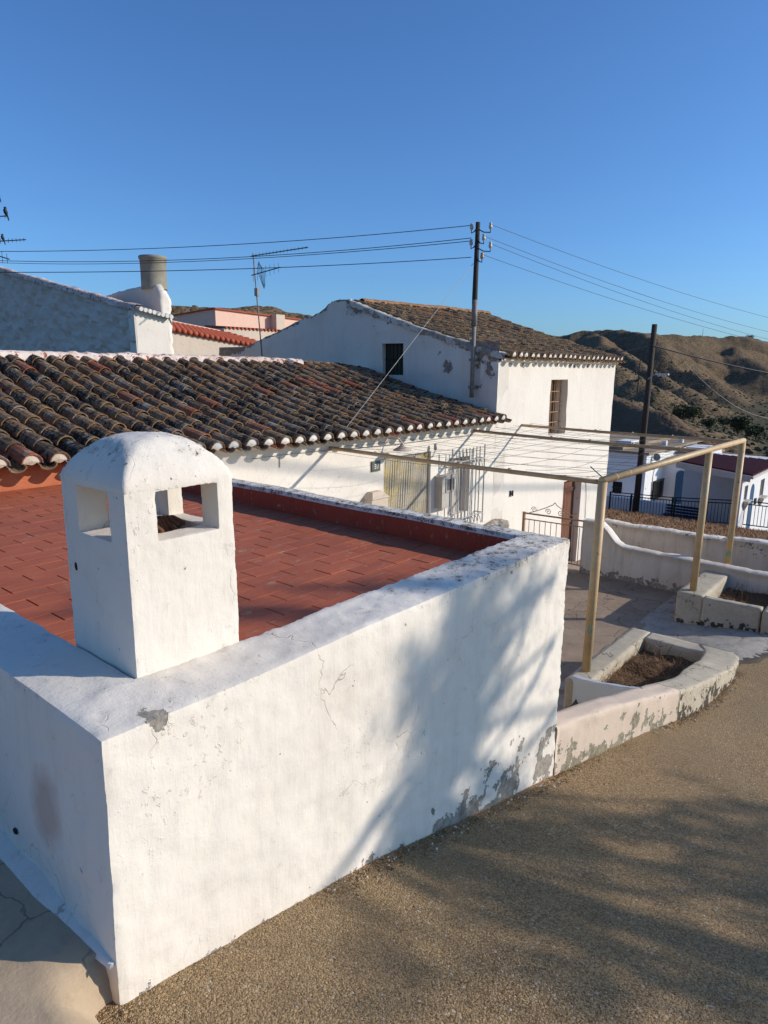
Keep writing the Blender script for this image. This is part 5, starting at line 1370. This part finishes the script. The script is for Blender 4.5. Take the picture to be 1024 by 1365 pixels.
for (x, y, R_) in ((1.9, .80, .20), (2.45, .95, .22), (2.2, .42, .22), (3.35, .60, .26), (2.65, .12, .2), (1.62, .62, .14), (3.0, .25, .2), (2.0, .1, .2), (2.9, 1.15, .16), (3.9, .5, .22), (1.35, .95, .10)):
    c_ = Vector((x, y, hr(x))) + SD * ru(10.0, 11.5); heads.append(c_)
    for _ in range(int(120 * R_)):
        p = c_ + Vector((random.gauss(0, 1), random.gauss(0, 1), random.gauss(0, .7))) * R_ * .62
        twig(p, Vector((ru(-1, 1), ru(-1, 1), ru(-1, .8))).normalized(), ru(.10, .25), .004, 3)
for h in heads:
    m = (TOP + h) / 2 + Vector((ru(-.2, .2), ru(-.2, .2), ru(-.1, .25))); wood.tube([TOP - Vector((0, 0, .1)), TOP + (m - TOP) * .5 + Vector((0, 0, .06)), m, h], [.035, .028, .022, .014], 6)
# boughs of the rest of the crown, beyond the road
for k in range(16):
    d = Vector((ru(.1, 1), ru(-1, .1), ru(-.1, 1))).normalized(); p = TOP; q = TOP + d * ru(.9, 2.2); wood.tube([p, (p + q) / 2 + Vector((0, 0, .12)), q], [.035, .02, .01], 5)
    for _ in range(34): t_ = ru(.3, 1); twig(p + (q - p) * t_, (d + Vector((ru(-1, 1), ru(-1, 1), ru(-1, .8)))).normalized(), ru(.12, .3), .004, 3)
wood.build('trunk', M['bark'], tr, True); leaves.build('crown', M['leaf'], tr)

# overhead cable along the road (its shadow runs over the house fronts)
q0 = Vector((4.8, YF, -1.06)) + SD * 17; q1 = Vector((12.65, YF, -2.35)) + SD * 17
dd = (q1 - q0)
pts = [q0 - dd * 3.2 + Vector((0, 0, 1.2)), q0 - dd * 1.5 + Vector((0, 0, .25)), q0 - dd * .6, q0, (q0 + q1) / 2 + Vector((0, 0, -.16)), q1, q1 + dd * .6 + Vector((0, 0, .12)), q1 + dd * 2 + Vector((0, 0, 1.0))]
mb = MB(); mb.tube(pts, .032, 6); tag(mb.build('cable_bundle', M['wire'], None), 'thick overhead cable bundle along the road whose shadow lines the house fronts', 'cable')

random.seed(61)
weeds(1.2, 6.9, 1.2, 1.5, lambda x, y: hr(x), 4000, .05, M['weed2'], 'dry_weeds', 'thin dry weeds and straw along the foot of the wall and kerb', lambda x, y: abs(y - ((1.425 if x < 3.2 else curb_y(x)) - .012)) < .02 + .03 * max(0, mn.noise(Vector((x * 3, 0, 0)))) and mn.noise(Vector((x * 2.2, 4, 0))) > -.1, .0012, .8)
# loose grit along the wall foot
random.seed(90); mb = MB()
def pebble(mb, x, y, z, s, mi=0):
    vs = []; 
    for a in range(1, 3):
        for b in range(5):
            th = PI * a / 3; ph = 2 * PI * b / 5; q = s * ru(.7, 1.2); vs.append((x + q * math.sin(th) * math.cos(ph), y + q * math.sin(th) * math.sin(ph), z + q * .6 * math.cos(th)))
    vs += [(x, y, z + s * .6), (x, y, z - s * .6)]
    fs = [(b, 5 + b, 5 + (b + 1) % 5, (b + 1) % 5) for b in range(5)] + [(b, (b + 1) % 5, 10) for b in range(5)] + [(5 + (b + 1) % 5, 5 + b, 11) for b in range(5)]
    mb.add(vs, fs, mi)
for _ in range(1500):
    x = ru(.62, 6.9); yy = 1.43 if x < 3.2 else curb_y(x); y = yy - abs(random.gauss(0, .035)) - .006; pebble(mb, x, y, hr(x) + .004, ru(.002, .007) * (1.6 if rnd() < .08 else 1), 0 if rnd() < .07 else 1)
for _ in range(1800):
    x = ru(.3, 8); y = ru(-.4, 1.4); pebble(mb, x, y, hr(x) + .003, ru(.0015, .0045), 0 if rnd() < .02 else 1)
tag(mb.build('gravel', [M['plug'], M['asphalt']], None), 'loose grit and plaster crumbs on the road along the wall', 'gravel', kind='stuff')

# ------------------------------------------------------------------ camera, sun, sky
cam = bpy.data.cameras.new('camera'); co = bpy.data.objects.new('camera', cam); C.objects.link(co)
cam.sensor_fit = 'HORIZONTAL'; cam.sensor_width = 36; cam.lens = 890 / 1024 * 36; cam.clip_start = .05; cam.clip_end = 6000
CAMM = [[0.64775, 0.155605, -0.745793, 0.0], [-0.761814, 0.142216, -0.631993, 0.0], [0.007722, 0.977528, 0.210663, 0.0], [0, 0, 0, 1]]
co.matrix_world = Matrix(CAMM); bpy.context.scene.camera = co
elev = math.asin(SD.z); az_ = math.atan2(SD.x, SD.y)
sun = bpy.data.lights.new('sun', 'SUN'); sun.energy = 4.2; sun.angle = math.radians(.53); sun.color = (1, .915, .80)
so = bpy.data.objects.new('sun', sun); C.objects.link(so); so.rotation_euler = SD.to_track_quat('Z', 'Y').to_euler(); so.location = (10, -10, 20)
w = bpy.data.worlds.new('World'); bpy.context.scene.world = w; w.use_nodes = True; nt = w.node_tree
sky = nt.nodes.new('ShaderNodeTexSky'); sky.sky_type = 'NISHITA'; sky.sun_disc = False; sky.sun_elevation = elev; sky.sun_rotation = az_
sky.altitude = 400; sky.air_density = 1.0; sky.dust_density = 1.3; sky.ozone_density = 3.0
bg = nt.nodes['Background']; bg.inputs[1].default_value = .112; tn = nt.nodes.new('ShaderNodeMix'); tn.data_type = 'RGBA'; tn.blend_type = 'MULTIPLY'; tn.inputs[0].default_value = 1; tn.inputs[7].default_value = (.66, 1.03, 1.46, 1)
nt.links.new(sky.outputs[0], tn.inputs[6]); nt.links.new(tn.outputs[2], bg.inputs[0])
sc = bpy.context.scene
sc.view_settings.view_transform = 'Standard'; sc.view_settings.look = 'None'; sc.view_settings.exposure = .02; sc.view_settings.gamma = 1
sc.cycles.max_bounces = 6; sc.cycles.diffuse_bounces = 4
